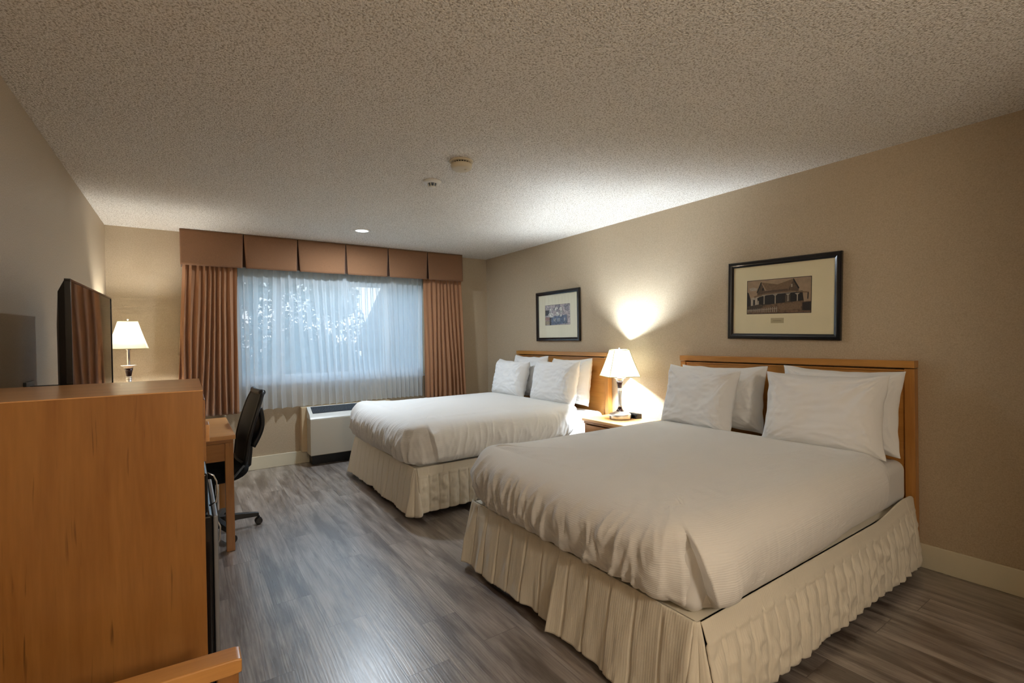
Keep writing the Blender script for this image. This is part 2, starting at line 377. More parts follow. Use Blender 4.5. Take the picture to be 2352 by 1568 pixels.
def prism(pts, d, axis='Y', bm=None, mi=0, off=0):
    """extrude 2D polygon pts by d; axis Y: pts are (x,z); axis X: pts are (y,z); axis Z: (x,y)"""
    bm = bm or bmesh.new()
    def P(a, b, t): return {'Y': (a, t, b), 'X': (t, a, b), 'Z': (a, b, t)}[axis]
    v0 = [bm.verts.new(P(a, b, off)) for a, b in pts]; v1 = [bm.verts.new(P(a, b, off+d)) for a, b in pts]
    n = len(pts); fs = [bm.faces.new(v0), bm.faces.new(v1[::-1])]
    for i in range(n): fs.append(bm.faces.new([v0[i], v1[i], v1[(i+1) % n], v0[(i+1) % n]]))
    for f in fs: f.material_index = mi
    bmesh.ops.recalc_face_normals(bm, faces=fs)
    return bm
def struct(name, bm, mat, **k):
    o = obj(name, bm, mat, **k); o['kind'] = 'structure'; return o
def ss(a, b, x):
    t = min(1, max(0, (x-a)/(b-a))); return t*t*(3-2*t)
def N3(x, y, z): return noise.noise(Vector((x, y, z)))
def ridge(x, y, z): return 1-2*abs(N3(x, y, z))
def lerp(a, b, t): return a+(b-a)*t

# ------------------------------------------------------------------ room shell
T = .12
struct('floor', B((XL-T, XR+T, YB-T, YW+.16, -.1, 0)), M['floor'])
struct('ceiling', B((XL-T, XR+T, YB-T, YW+.16, H, H+.1)), M['ceiling'])
struct('wall_left', B((XL-T, XL, YB, YW, 0, H)), M['wall'])
struct('wall_right', B((XR, XR+T, YP, YW, 0, H)), M['wall'])
struct('wall_back', B((XL-T, XP+T, YB-T, YB, 0, H), (XP, XP+T, YB, YP-T, 0, H), (XP, XR+T, YP-T, YP, 0, H)), M['wall'])
wx0, wx1, wz0, wz1 = .44, 2.515, .90, 2.035
struct('wall_window', B((XL-T, wx0, YW, YW+.15, 0, H), (wx1, XR+T, YW, YW+.15, 0, H), (wx0, wx1, YW, YW+.15, 0, wz0), (wx0, wx1, YW, YW+.15, wz1, H)), M['wall'])
BBH = .137
def bb(name, bx):
    struct(name, B(bx), M['trim_white'], bevel=.004)
bb('baseboard_window', (XL+.014, XR-.014, YW-.014, YW, 0, BBH))
bb('baseboard_right', (XR-.014, XR, YP, YW, 0, BBH))
bb('baseboard_left', (XL, XL+.014, YB, YW, 0, BBH))
bb('baseboard_back', (XP, XR-.014, YP, YP+.014, 0, BBH))
# window: vinyl frame, two slider stiles, sill, panes
win = empty('window_1', (0, 0, 0)); win['kind'] = 'structure'
fy0, fy1 = YW+.04, YW+.11
f = .045
obj('window_frame', B((wx0, wx1, fy0, fy1, wz0, wz0+f), (wx0, wx1, fy0, fy1, wz1-f, wz1), (wx0, wx0+f, fy0, fy1, wz0+f, wz1-f), (wx1-f, wx1, fy0, fy1, wz0+f, wz1-f)), M['vinyl_white'], win, bevel=.004)
for x in (.835, 2.035):
    obj('window_stile', B((x-.032, x+.032, fy0-.005, fy1-.02, wz0+f, wz1-f)), M['vinyl_white'], win, bevel=.004)
obj('sash_rail', B((wx0+f, wx1-f, fy0-.003, fy0+.03, wz0+f, wz0+f+.04)), M['vinyl_white'], win, bevel=.003)
obj('window_sill', B((wx0, wx1, YW-.012, YW+.05, wz0-.018, wz0+.006)), M['vinyl_white'], win, bevel=.004)
for a, b_ in ((wx0+f, .803), (.867, 2.003), (2.067, wx1-f)):
    obj('pane', B((a, b_, fy0+.03, fy0+.034, wz0+f+.04, wz1-f)), M['glass'], win)

# ------------------------------------------------------------------ outside
struct('ground', B((-40, 60, YW+.4, 90, -1.6, -1.5)), M['grass'])
def leaves(name, blobs, n, size, mat, parent, seed):
    rnd = random.Random(seed); bm = bmesh.new()
    for _ in range(n):
        cx, cy, cz, rx, ry, rz = rnd.choice(blobs)
        while True:
            p = Vector((rnd.uniform(-1, 1), rnd.uniform(-1, 1), rnd.uniform(-1, 1)))
            if .25 < p.length <= 1: break
        c = Vector((cx+p.x*rx, cy+p.y*ry, cz+p.z*rz)); s = size*rnd.uniform(.6, 1.3)
        a = Vector((rnd.gauss(0, 1), rnd.gauss(0, 1), rnd.gauss(0, 1))).normalized(); b = a.orthogonal().normalized(); a = a*s; b = b*s*.6
        v = [bm.verts.new(c+q) for q in (-a, -b, a, b)]; bm.faces.new(v)
    return obj(name, bm, mat, parent)
def tree(x, y, h, blobs, n, size, mat, label, seed, cat='tree', nm='leafy_tree'):
    t = empty(nm, (x, y, -1.5), 0, label, cat, 'trees beyond the window')
    obj('trunk', tube([(0, 0, 0), (.05, .03, h*.4), (-.03, 0, h*.75)], [.16, .11, .05], 8), M['bark'], t, smooth=True)
    leaves('foliage', blobs, n, size, mat, t, seed)
tree(1.6, 15.5, 6.2, [(0, 0, 3.6, 1.7, 1.2, 1.5), (.5, 0, 4.9, 1.3, 1, 1.1), (-.8, .2, 4.6, 1.1, 1, 1.2), (.2, 0, 2.4, 1.6, 1.1, 1.1)], 6500, .085, M['leaf'], 'tall airy tree seen through the left pane of the window', 3)
tree(3.9, 17.5, 5.2, [(0, 0, 3.2, 1.6, 1.2, 1.3), (.4, 0, 4.4, .9, .8, .8), (-.6, 0, 2.2, 1.4, 1.1, 1.0)], 5000, .085, M['leaf'], 'sparse tree seen through the centre pane of the window', 5)
for i, (x, w, h, lb) in enumerate(((-3.2, 3.2, 3.6, 'dark rounded shrub outside at the far left of the window'), (4.9, 2.6, 3.4, 'low rounded treetop outside behind the middle of the window'), (11.6, 2.4, 3.9, 'low treetop outside near the neighbouring gable'))):
    t = empty('shrub', (x, 24+.0*x, -1.5), 0, lb, 'shrub', 'trees beyond the window')
    obj('stem', tube([(0, 0, 0), (0, 0, h*.5)], [.12, .06], 8), M['bark'], t, smooth=True)
    leaves('foliage', [(0, 0, h*.5, w*.62, 1, h*.5), (w*.4, 0, h*.42, w*.5, 1, h*.42), (-w*.4, 0, h*.45, w*.5, 1, h*.4)], 2600, .16, M['leaf2'], t, 20+i)
hs = empty('neighbouring_building', (0, 0, 0), 0, 'grey gabled building outside at the right edge of the window', 'building')
obj('wall', prism([(6.35, -1.5), (11, -1.5), (11, 1.6), (8.4, 5.6), (6.35, 1.3)], 6, 'Y', off=15.2), M['concrete'], hs)
obj('roof', prism([(6.1, 1.0), (8.4, 5.95), (11.4, 1.0), (11.2, .9), (8.4, 5.6), (6.3, .9)], 6.6, 'Y', off=14.9), M['shingle'], hs)

# ------------------------------------------------------------------ window dressing
def pleats(x0t, x1t, x0b, x1b, zt, zb, y, n, amp, seed, taper=.5, flare=1.4, nu=260, nv=50, hem=.0, ph=0, lead=None):
    rnd = random.Random(seed); jit = [rnd.uniform(-.18, .18) for _ in range(n+2)]
    def fn(u, v):
        z = zt+(zb-zt)*v; k = u*n; i = int(min(k, n-1e-6)); fr = k-i
        c = k + .5*jit[i]*(1-fr)+.5*jit[i+1]*fr + .25*sin(v*3+seed)*sin(u*9+seed)
        w = sin(2*pi*(c+ph)); w = (abs(w)**.75)*(1 if w > 0 else -1)
        a = amp*(taper+(flare-taper)*v)*(1+.35*N3(u*6, seed, 0))
        if lead: a *= lead(u)
        x = lerp(lerp(x0t, x1t, u), lerp(x0b, x1b, u), v**1.1)
        x += .18*(x1t-x0t)/n*sin(4*pi*(c+ph))
        return (x + .006*N3(u*8, v*3, seed+7), y + a*w + .012*N3(u*5, v*2, seed), z + hem*sin(2*pi*c)*v)
    return surf(fn, nu, nv)
cg = 'rust brown drapes framing the window'
def drape(name, bm, label):
    o = obj(name, bm, M['curtain'], smooth=True); tag(o, label, 'curtain', cg)
    md = o.modifiers.new('sol', 'SOLIDIFY'); md.thickness = .003; return o
drape('drape', pleats(-.02, .44, -.085, .425, 2.30, .622, 5.605, 10, .030, 4, lead=lambda u: 1-.75*ss(.86, 1, u)), 'rust brown pleated drape left of the window')
drape('drape', pleats(2.475, 2.99, 2.47, 3.055, 2.30, .60, 5.605, 10, .028, 11, lead=lambda u: .25+.75*ss(.10, .24, u)), 'rust brown pleated drape right of the window, behind the far bed')
sg = 'sheer curtains across the window'
o = obj('sheer_curtain', pleats(.435, 1.53, .425, 1.60, 2.22, .635, 5.655, 13, .016, 21, taper=.8, flare=1.5, nu=360, nv=40, hem=.004), M['sheer'], smooth=True)
tag(o, 'left white sheer curtain, its inner edge swept right at the hem', 'sheer curtain', sg)
o = obj('sheer_curtain', pleats(1.49, 2.475, 1.585, 2.465, 2.22, .640, 5.662, 15, .014, 31, taper=.8, flare=1.5, nu=360, nv=40, hem=.004), M['sheer'], smooth=True)
tag(o, 'right white sheer curtain, falling behind the far bed', 'sheer curtain', sg)
val = empty('valance', (0, 0, 0), 0, 'rust brown box valance with inverted pleats above the window', 'valance')
vy, vz0, vz1 = 5.53, 2.095, 2.437
obj('backing', B((-.03, 2.98, vy+.016, vy+.024, vz0+.012, vz1), (-.03, 2.98, vy+.02, YW, vz1-.018, vz1)), M['valance_shaded'], val)
obj('curtain_track', B((0, 2.95, 5.59, 5.62, 2.30, 2.33), (0, 2.95, 5.64, 5.665, 2.22, 2.245)), M['white_plastic'], val)
edges = [-.04, .488, .996, 1.5, 1.992, 2.495, 2.985]
for k in range(6):
    a, b_ = edges[k], edges[k+1]; ga = 0 if k == 0 else 1; gb = 0 if k == 5 else 1
    def fn(u, v, a=a, b_=b_, ga=ga, gb=gb, k=k):
        g = .004+.017*v
        x = lerp(a+ga*g, b_-gb*g*.6, u)
        e = max(exp(-(u*(b_-a))/.03)*ga, exp(-((1-u)*(b_-a))/.03)*gb)
        y = vy - .008*v*(1-.4*abs(2*u-1)) + .010*e*v + .004*N3(u*2.5+k*3, v*2, 5)
        if k == 0: y += .02*exp(-u/.04)*(1-v)*.5
        return (x, y, lerp(vz1, vz0, v) - .003*sin(pi*u)*v)
    pn = obj('pleat_panel', surf(fn, 40, 14), M['valance'], val, smooth=True)
    md = pn.modifiers.new('sol', 'SOLIDIFY'); md.thickness = .006; md.offset = -1
for x, s in ((-.04, 1), (2.985, -1)):
    obj('valance_return', B((min(x, x+s*.012), max(x, x+s*.012), vy+.002, YW, vz0, vz1)), M['valance'], val, bevel=.003)

# ------------------------------------------------------------------ wall air conditioner
ac = empty('wall_air_conditioner', (1.06, YW, .125), 0, 'putty coloured through-wall air conditioner below the window', 'air conditioner')
yf = -.285
obj('sleeve', B((-.04, .96, -.10, -.001, .012, .50)), M['ac_sleeve'], ac, bevel=.004)
obj('cover', B((.012, .90, yf, -.10, -.005, .385)), M['ac_body'], ac, bevel=.008, seg=3)
tp = prism([(-.1, .385), (-.1, .505), (yf+.035, .385+.045), (yf, .385)], .888, 'X', off=.012)
obj('top_housing', tp, M['ac_light'], ac, bevel=.004)
ang = atan2(.505-.430, (-.1)-(yf+.035))
gr = empty('grille_pos', (0, 0, 0)); bpy.data.objects.remove(gr)
gb = B((.05, .86, -.062, .062, 0, .006))
for k in range(49):
    x = .058+k*.0162; B((x, x+.006, -.052, .040, .006, .010), bm=gb)
obj('air_grille', gb, M['grille'], ac, loc=(0, (yf+.035-.1)/2, .4675), rot=(ang, 0, 0))
obj('base_shade', B((.05, .86, -.17, -.02, -.123, -.004)), M['black_plastic'], ac)  # black block standing in for the shadow beneath the unit

# ------------------------------------------------------------------ duvet / bed builders
def rrect(x0, x1, y0, y1, rf, rh, n, rg=.065):
    """closed loop, from head-near corner along near side to the foot, back along the far side; returns (p, normal)"""
    segs = []
    def line(a, b): segs.append(('l', Vector(a), Vector(b), (Vector(b)-Vector(a)).length))
    def arc(c, r, a0, a1): segs.append(('a', Vector(c), r, a0, a1, abs(a1-a0)*r))
    line((x1-rh, y0), (x0+rf, y0)); arc((x0+rf, y0+rf), rf, -pi/2, -pi)
    line((x0, y0+rf), (x0, y1-rg)); arc((x0+rg, y1-rg), rg, pi, pi/2)
    line((x0+rg, y1), (x1-rh, y1)); arc((x1-rh, y1-rh), rh, pi/2, 0)
    line((x1, y1-rh), (x1, y0+rh)); arc((x1-rh, y0+rh), rh, 0, -pi/2)
    L = sum(s[-1] for s in segs); out = []
    for i in range(n):
        t = L*i/n
        for s in segs:
            if t <= s[-1]: break
            t -= s[-1]
        if s[0] == 'l':
            d = (s[2]-s[1]).normalized(); p = s[1]+d*t; nn = Vector((d.y, -d.x))
            c = Vector(((x0+x1)/2, (y0+y1)/2))
            if (p-c).dot(nn) < 0: nn = -nn
        else:
            a = s[3]+(s[4]-s[3])*t/s[5]; nn = Vector((cos(a), sin(a))); p = s[1]+nn*s[2]
        out.append((p, nn, L*i/n))
    return out, L
def make_duvet(y0, y1, seed, rg=.08, sidef=.75, zt=.70, zb=.395, foldpos=0.0, name='duvet', label=''):
    x0, x1 = 1.395, 3.09
    n = 900; loop, L = rrect(x0, x1, y0, y1, .175, .16, n, rg)
    sc1 = (x1-x0-.16-.175)+.175*pi/4           # s at the near foot corner
    sc2 = sc1+.175*pi/4+(y1-y0-.175-rg)+rg*pi/4           # far foot corner
    yc = (y0+y1)/2; hw = (y1-y0)/2
    NT, NP = 34, 46
    def pt(i, j):
        p, nn, s = loop[i % n]
        dc1 = s-sc1; dc2 = s-sc2
        head = ss(2.86, 3.05, p.x)
        zbl = lerp(zb + .035*ss(2.0, 2.9, p.x), .60, head)
        INS = .15-(.15-rg*.75)*exp(-(dc2/.22)**2)
        if j <= NT:                            # top surface
            k = j/NT
            sp = Vector((min(max(p.x, x0+hw*.75), x1-.35), yc))
            e = p - nn*INS
            q = sp.lerp(e, k); dd = (p-q).length
            z = zt + .028*(1-k**2) + .005*N3(q.x*2.2, q.y*2.2, seed)
            z += .0045*ridge(q.x*1.7+q.y*1.0, q.y*4.2-q.x*1.2, seed+3)*ss(0, .5, 1-k*.6)
            wr = ss(.8, 1, k)
            z -= .012*wr*head
            z += .014*exp(-(dc2/.25)**2)*ss(.6, 1, k)
            d = ridge(s*9, q.x*2, seed)
            z += .004*wr*d*(1-head)
            # pucker toward the near foot corner
            rc = (q-Vector((x0+.10, y0+.10))).length
            z += .010*exp(-(rc/.20)**2)*N3(q.x*22, q.y*22, seed+9)
            return Vector((q.x, q.y, z)), 0
        f = (j-NT)/NP; phi = lerp(pi/2, -pi/2*.94, f)
        ztt = zt+.014*exp(-(dc2/.25)**2)
        zc = (ztt+zbl)/2; h = (ztt-zbl)/2
        bul = lerp(.062, .004, head) + .012*N3(s*1.6, 1, seed) - .035*exp(-(dc2/.25)**2)
        cph, sph = max(cos(phi), 0), sin(phi)
        if phi > 0: out = -INS+(INS+bul)*cph**.8
        else: out = -.045+(.045+bul)*cph**.65
        z = zc+h*sph*(abs(sph)**-.12 if abs(sph) > 1e-3 else 1)
        low = ss(.9, -.9, sph)
        # gathers
        side = 1-head
        foot = exp(-((dc1-.8)/.95)**4) if dc1 > -.1 else 0
        g = ridge(s*7.5+.6*sph, .5*sph, seed+1)*.5+(ridge(s*15+.7*sph+2*N3(s*2, 0, 3), .6*sph, seed+2)**3)*.7
        g2 = ridge(s*34, sph*1.4, seed+5)
        zz = z-zc
        sc_ = dc1 + foldpos
        amp = (.008+.016*low)*(sidef+(1.25-sidef)*foot)*side*ss(1.0, .6, sph)*(1-.85*exp(-(sc_/.085)**2))
        d = amp*g+.006*low*g2*side*(.2+sidef*.3+foot)*(1-.85*exp(-(sc_/.085)**2))
        # folded near corner
        lip = .042*exp(-max(0, -sc_)/.10) if sc_ < 0 else -.044*exp(-sc_/.09)
        lipm = ss(.95, .2, sph)
        d += lip*lipm*ss(-1.0, -.55, sph)
        # creases running out of the fold into the foot side
        near = exp(-max(0, sc_)/.20)*(1 if sc_ > 0 else exp(sc_/.08))
        d += .016*near*N3(zz*11+sc_*5.0, sc_*5, seed+8)*2*ss(1.0, .55, sph)
        # far foot corner, mild
        d += .016*exp(-(dc2/.10)**2)*ridge(s*13, zz*6, seed)*lipm
        z += .010*N3(s*3.1, 0, seed+4)*low*side + .008*near*N3(sc_*20, zz*20, 2)
        tg = Vector((nn.y, -nn.x)); q = p+nn*(out+d)+tg*(.05*zz/h*exp(-(dc1/.16)**2))
        return Vector((q.x, q.y, z)), 0
    bm = bmesh.new(); lay = bm.loops.layers.uv.verify()
    V = [[bm.verts.new(pt(i, j)[0]) for i in range(n)] for j in range(NT+NP+1)]
    varc = [0]; i0 = int(n*.35)
    for j in range(NT+NP): varc.append(varc[-1]+(V[j+1][i0].co-V[j][i0].co).length)
    for j in range(NT+NP):
        for i in range(n):
            i2 = (i+1) % n
            fa = bm.faces.new([V[j][i], V[j][i2], V[j+1][i2], V[j+1][i]])
            u0_, u1_ = L*i/n, L*(i+1)/n
            for lp, uvv in zip(fa.loops, ((u0_, varc[j]), (u1_, varc[j]), (u1_, varc[j+1]), (u0_, varc[j+1]))): lp[lay].uv = uvv
    bmesh.ops.remove_doubles(bm, verts=V[0], dist=.0015)
    bmesh.ops.recalc_face_normals(bm, faces=bm.faces)
    o = obj(name, bm, M['duvet'], smooth=True); return o

def skirt_panel(parent, p0, p1, nrm, zt, zb, seed, amp=.02, flare=.03, quilt=False, mat=None, edge0=0, edge1=0, hemv=.012, nfold=5.0, topf=None, label=None, round_end=False):
    p0, p1, nrm = Vector(p0), Vector(p1), Vector(nrm); L = (p1-p0).length
    nu, nv = int(L*170), 44
    def fn(u, v):
        s = u*L; base = p0.lerp(p1, u)
        top = zt + (topf(u) if topf else 0)
        z = lerp(top, zb + hemv*N3(s*2.2, 0, seed), v)
        w = ridge(s*nfold*.5+.25*N3(s*3, v, seed), v*.25, seed)*.6+ridge(s*nfold*1.3, v*.4, seed+1)*.4
        d = (flare+amp*w)*v**.8 + .003
        if quilt:
            d += .026*sin(pi*v)*(.5+.5*N3(s*1.7, 0, seed))
            q = s/.085; fq = abs(q-round(q))*.085
            d -= .008*exp(-(fq/.006)**2)*(v > .2)
            d += .013*ridge(s*9, z*13, seed+4)*ss(.18, .4, v)*ss(0, .05, fq) + .006*N3(s*34, z*28, seed)*ss(.2, .4, v)
            d += .005*exp(-((v-.2)/.02)**2)
        else:
            q = s/.125+.15*N3(s*2, 5, seed); fq = abs(q-round(q))*.125; kq = int(round(q-.5))
            d -= .008*exp(-(fq/.005)**2)*ss(0, .2, v)
            d += (.007*N3(kq*7.3, 0, seed)*(q-math.floor(q)-.5)*2 + .007*ridge(s*13+.3*z*8, z*2.5, seed+4))*v**.6
            d += .004*ridge(s*24, z*3.5, seed+6)*v*(1-v*.6) + .0025*N3(s*30, z*14, seed)
        d += edge0*exp(-s/.05)*v+edge1*exp(-(L-s)/.05)*v
        if round_end and u > .93: d = d*sqrt(max(0, 1-((u-.93)/.07)**2))+.002; z -= .03*((u-.93)/.07)**4*(1-v)
        q2 = base+nrm*d
        return (q2.x, q2.y, z)
    o = obj('skirt_panel', surf(fn, nu, nv, uv=lambda u, v: (v*.4, u*L)), mat or M['skirt'], parent, smooth=True, label=label)
    md = o.modifiers.new('sol', 'SOLIDIFY'); md.thickness = .004
    return o
def make_bed(y0, y1, seed, label, near_split):
    b = empty('bed', (0, 0, 0), 0, label, 'bed', 'queen beds against the headboard wall')
    x0, x1 = 1.40, 3.378
    obj('mattress', B((x0+.01, x1, y0+.015, y1-.015, .375, .615)), M['sheet'], b, bevel=.05, seg=5, label='white sheeted mattress')
    obj('box_spring', B((x0+.03, x1+.0, y0+.03, y1-.03, .17, .372)), M['dark_fabric'], b, bevel=.02, seg=3, label='dark box spring')
    for (x, y) in ((x0+.12, y0+.12), (x0+.12, y1-.12), (x1-.1, y0+.12), (x1-.1, y1-.12)):
        obj('leg', lathe([(0, 0), (.022, 0), (.026, .12), (.026, .172), (0, .172)], 14, off=(x, y, 0)), M['black_plastic'], b, smooth=True)
    # skirt: deck strip + foot panels + side panels
    obj('skirt_deck', B((x0+.012, x1, y0+.012, y1-.012, .3695, .3755)), M['skirt'], b)
    e = .006
    if near_split:
        skirt_panel(b, (x0-e, y0+.005), (x0-e, y0+.70), (-1, 0), .385, .035, seed, amp=.032, flare=.040, edge0=.0, edge1=.045, hemv=.02, nfold=5)
        skirt_panel(b, (x0-e, y0+.69), (x0-e, y1-.01), (-1, 0), .385, .040, seed+3, amp=.036, flare=.035, edge0=-.01, edge1=.03, hemv=.035, nfold=6)
    else:
        skirt_panel(b, (x0-e, y0+.005), (x0-e, y1-.01), (-1, 0), .385, .040, seed, amp=.028, flare=.035, edge0=.02, edge1=.03, hemv=.015, nfold=6)
    skirt_panel(b, (x0+.005, y0-e), (x1+.01, y0-e), (0, -1), .385, .055, seed+5, amp=.010, flare=.02 if not near_split else .035, quilt=True, edge0=.02, edge1=.03, hemv=.015, topf=lambda u: .045*ss(.72, .93, u) if near_split else 0, round_end=True)
    skirt_panel(b, (x0+.03, y1+e), (x1, y1+e), (0, 1), .385, .045, seed+6, amp=.012, flare=.02, quilt=True)
    # hanging corner fold
    for yy, sy in ((y0, -1), (y1, 1)):
        def fn(u, v, yy=yy, sy=sy):
            a = lerp(-.35, pi/2+.35, u); c = u*2-1
            r = .008+.068*v - .045*v*exp(-(c/.22)**2) + .010*v*cos(9*c)
            return (x0+.004-r*cos(a), yy-sy*.004+sy*r*sin(a), lerp(.385, .030+.022*abs(c)**2, v))
        oo = obj('skirt_corner', surf(fn, 26, 20, uv=lambda u, v: (v*.4, u*.1)), M['skirt'], b, smooth=True)
        md = oo.modifiers.new('sol', 'SOLIDIFY'); md.thickness = .004
    return b

B1Y = (.985, 2.508); B2Y = (3.375, 4.900)
make_bed(*B1Y, 41, 'nearer white queen bed with quilted cream bed skirt', True)
make_bed(*B2Y, 61, 'farther white queen bed beside the window', False)
d1 = make_duvet(.985, 2.495, 7, rg=.13, sidef=.18, foldpos=.02)
tag(d1, 'white ribbed duvet tucked over the nearer bed', 'duvet', 'white duvets')
d2 = make_duvet(3.375, 4.95, 19, zt=.712, sidef=1.05, foldpos=.10)
tag(d2, 'white ribbed duvet tucked over the bed beside the window', 'duvet', 'white duvets')

# ------------------------------------------------------------------ headboards
def headboard(y0, y1, zt, label):
    hb = empty('headboard', (XR, (y0+y1)/2, 0), 0, label, 'headboard', 'maple headboards on the wall'); w = (y1-y0)/2
    obj('cap_rail', B((-.068, -.002, -w, w, zt-.042, zt)), M['wood_headboard'], hb, bevel=.003)
    obj('panel', B((-.046, -.004, -w+.004, w-.004, .28, zt-.052)), M['wood_headboard'], hb, bevel=.002)
    obj('inner_moulding', B((-.056, -.046, -w+.028, w-.028, zt-.062, zt-.052)), M['wood_headboard'], hb, bevel=.002)
    for s in (-1, 1):
        a, b_ = sorted((s*(w-.002), s*(w-.05)))
        obj('stile', B((-.060, -.004, a, b_, .10, zt-.046)), M['wood_stile'], hb, bevel=.003)
    return hb
headboard(.965, 2.522, 1.180, 'maple headboard of the nearer bed, below the house picture')
headboard(3.352, 4.914, 1.190, 'maple headboard of the bed beside the window')

# ------------------------------------------------------------------ pillows
def pillow_mesh(w, h, t, seed):
    n = 80; rnd = random.Random(seed)
    corners = [(-1, -1), (1, -1), (1, 1), (-1, 1)]
    def P(u, v, side):
        # flatten density toward edges
        U = sin(u*pi/2); V = sin(v*pi/2)
        x = U*w/2*(1-.075*(1-V*V)*abs(U)**3)+.006*N3(V*2.5, side*0, seed)*abs(U)
        y = V*h/2*(1-.085*(1-U*U)*abs(V)**3)+.008*N3(U*3, 3, seed)*abs(V)
        prof = ((1-U**4)*(1-V**4))
        T_ = t*max(prof, 0)**.62
        z = T_
        wr = 0
        for k, (cx, cy) in enumerate(corners):
            dx, dy = U-cx, (V-cy)*h/w; r = sqrt(dx*dx+dy*dy)+1e-6; a = atan2(dy, dx)
            wr += exp(-(r/.75)**2)*(ridge(a*3.2+k*5, r*.8, seed+k)*.65+ridge(a*7+k*5, r*1.2, seed+k+30)**3*.6)
        edge = ss(1.0, .78, max(abs(U), abs(V)))
        z += edge*(.017*wr + .009*N3(U*2, V*2, seed+side) + .007*ridge(U*2.2+V*1.1, V*4.5-U, seed+side*2) + .006*ss(.35, .95, abs(U))*ridge(V*6+U*2, U*1.5, seed+20))
        z += .002*N3(U*12, V*12, seed)*edge
        rim = max(abs(U), abs(V))
        zz = z*side
        wob = .010*N3(U*4, V*4, seed+11)*ss(.6, 1, rim)
        return (x, y, zz+wob)
    bm = bmesh.new(); grids = []
    for side in (1, -1):
        g = [[bm.verts.new(P(2*i/n-1, 2*j/n-1, side)) for i in range(n+1)] for j in range(n+1)]
        for j in range(n):
            for i in range(n): bm.faces.new([g[j][i], g[j][i+1], g[j+1][i+1], g[j+1][i]])
        grids.append(g)
    bmesh.ops.remove_doubles(bm, verts=bm.verts, dist=.0012)
    bmesh.ops.recalc_face_normals(bm, faces=bm.faces)
    return bm
def pillow(cx, cy, cz, w, h, t, lean, yaw, roll, seed, label):
    bm = pillow_mesh(w, h, t, seed)
    # local x -> -Y (picture right), local y -> up, local z -> -X (toward room)
    m = Matrix(((0, 0, -1), (-1, 0, 0), (0, 1, 0))).to_4x4()
    R = Matrix.Rotation(yaw, 4, 'Z') @ Matrix.Rotation(lean, 4, 'Y') @ Matrix.Rotation(roll, 4, 'X')
    bmesh.ops.transform(bm, matrix=R @ m, verts=bm.verts)
    o = obj('pillow', bm, M['linen'], smooth=True, loc=(cx, cy, cz)); tag(o, label, 'pillow', 'white pillows propped on the beds'); return o
# nearer bed
pillow(3.285, 2.09, .885, .69, .47, .075, radians(9), 0, radians(-1), 1, 'back left pillow of the nearer bed, against the headboard')
pillow(3.285, 1.315, .890, .665, .485, .075, radians(9), 0, radians(1.0), 2, 'back right pillow of the nearer bed, against the headboard')
pillow(3.105, 2.150, .885, .60, .46, .085, radians(13), radians(-2), radians(2.2), 3, 'front left pillow of the nearer bed, closest to the nightstand')
pillow(3.095, 1.325, .880, .655, .465, .085, radians(14), radians(3), radians(-.5), 4, 'front right pillow of the nearer bed, its right side sagging')
# farther bed
pillow(3.285, 4.50, .900, .64, .49, .075, radians(9), 0, radians(0), 5, 'back left pillow of the bed beside the window')
pillow(3.285, 3.785, .890, .61, .48, .075, radians(9), 0, radians(-1.5), 6, 'back right pillow of the bed beside the window')
pillow(3.090, 4.60, .885, .60, .43, .085, radians(14), radians(2), radians(1), 7, 'front left pillow of the bed beside the window')
pillow(3.090, 3.80, .890, .71, .455, .085, radians(13), radians(-2), radians(-2), 8, 'front right pillow of the bed beside the window')

# ------------------------------------------------------------------ nightstand
ns = empty('nightstand', (3.22, 3.03, 0), 0, 'maple nightstand between the two beds', 'nightstand')
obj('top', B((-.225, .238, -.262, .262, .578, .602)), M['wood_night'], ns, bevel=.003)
obj('top_rail', B((-.212, .23, -.25, .25, .555, .577)), M['wood_y'], ns, bevel=.002)
obj('body', B((-.20, .232, -.25, -.23, .04, .555), (-.20, .232, .23, .25, .04, .555), (.21, .232, -.23, .23, .04, .555), (-.20, .21, -.23, .23, .04, .06), (-.19, .21, -.23, .23, .34, .355)), M['wood_z'], ns)
for z0, z1 in ((.365, .545), (.07, .345)):
    dr = obj('drawer', B((-.218, -.19, -.226, .226, z0, z1)), M['wood_y'], ns, bevel=.003)
    obj('knob', lathe([(0, -.03), (.012, -.028), (.015, -.022), (.012, -.015), (.006, -.008), (.006, 0)], 20, axis='X', off=(-.218, 0, (z0+z1)/2)), M['nickel'], dr, smooth=True)

# ------------------------------------------------------------------ table lamps
def sq_shade(wb, wt, h, curve=.0, cut=.0):
    bm = bmesh.new(); nz_ = 12; per = []
    def ring(w):
        pts = []; hw = w/2; c = hw*cut
        if cut == 0:
            m = 8
            for a, b_ in (((hw, -hw), (hw, hw)), ((hw, hw), (-hw, hw)), ((-hw, hw), (-hw, -hw)), ((-hw, -hw), (hw, -hw))):
                for k in range(m): pts.append((lerp(a[0], b_[0], k/m), lerp(a[1], b_[1], k/m)))
        else:
            cs = [(hw, -hw+c), (hw, hw-c), (hw-c, hw), (-hw+c, hw), (-hw, hw-c), (-hw, -hw+c), (-hw+c, -hw), (hw-c, -hw)]
            for a, b_ in zip(cs, cs[1:]+cs[:1]):
                for k in range(5): pts.append((lerp(a[0], b_[0], k/5), lerp(a[1], b_[1], k/5)))
        return pts
    rings = []
    for j in range(nz_+1):
        v = j/nz_; w = lerp(wb, wt, v) - curve*sin(pi*v)
        rings.append([bm.verts.new((x, y, h*v)) for x, y in ring(w)])
    m = len(rings[0])
    for a, b_ in zip(rings, rings[1:]):
        for k in range(m): bm.faces.new([a[k], a[(k+1) % m], b_[(k+1) % m], b_[k]])
    return bm, ring
def zs(p): return [(r, z if z < .12 else .12+(z-.12)*.90) for r, z in p]
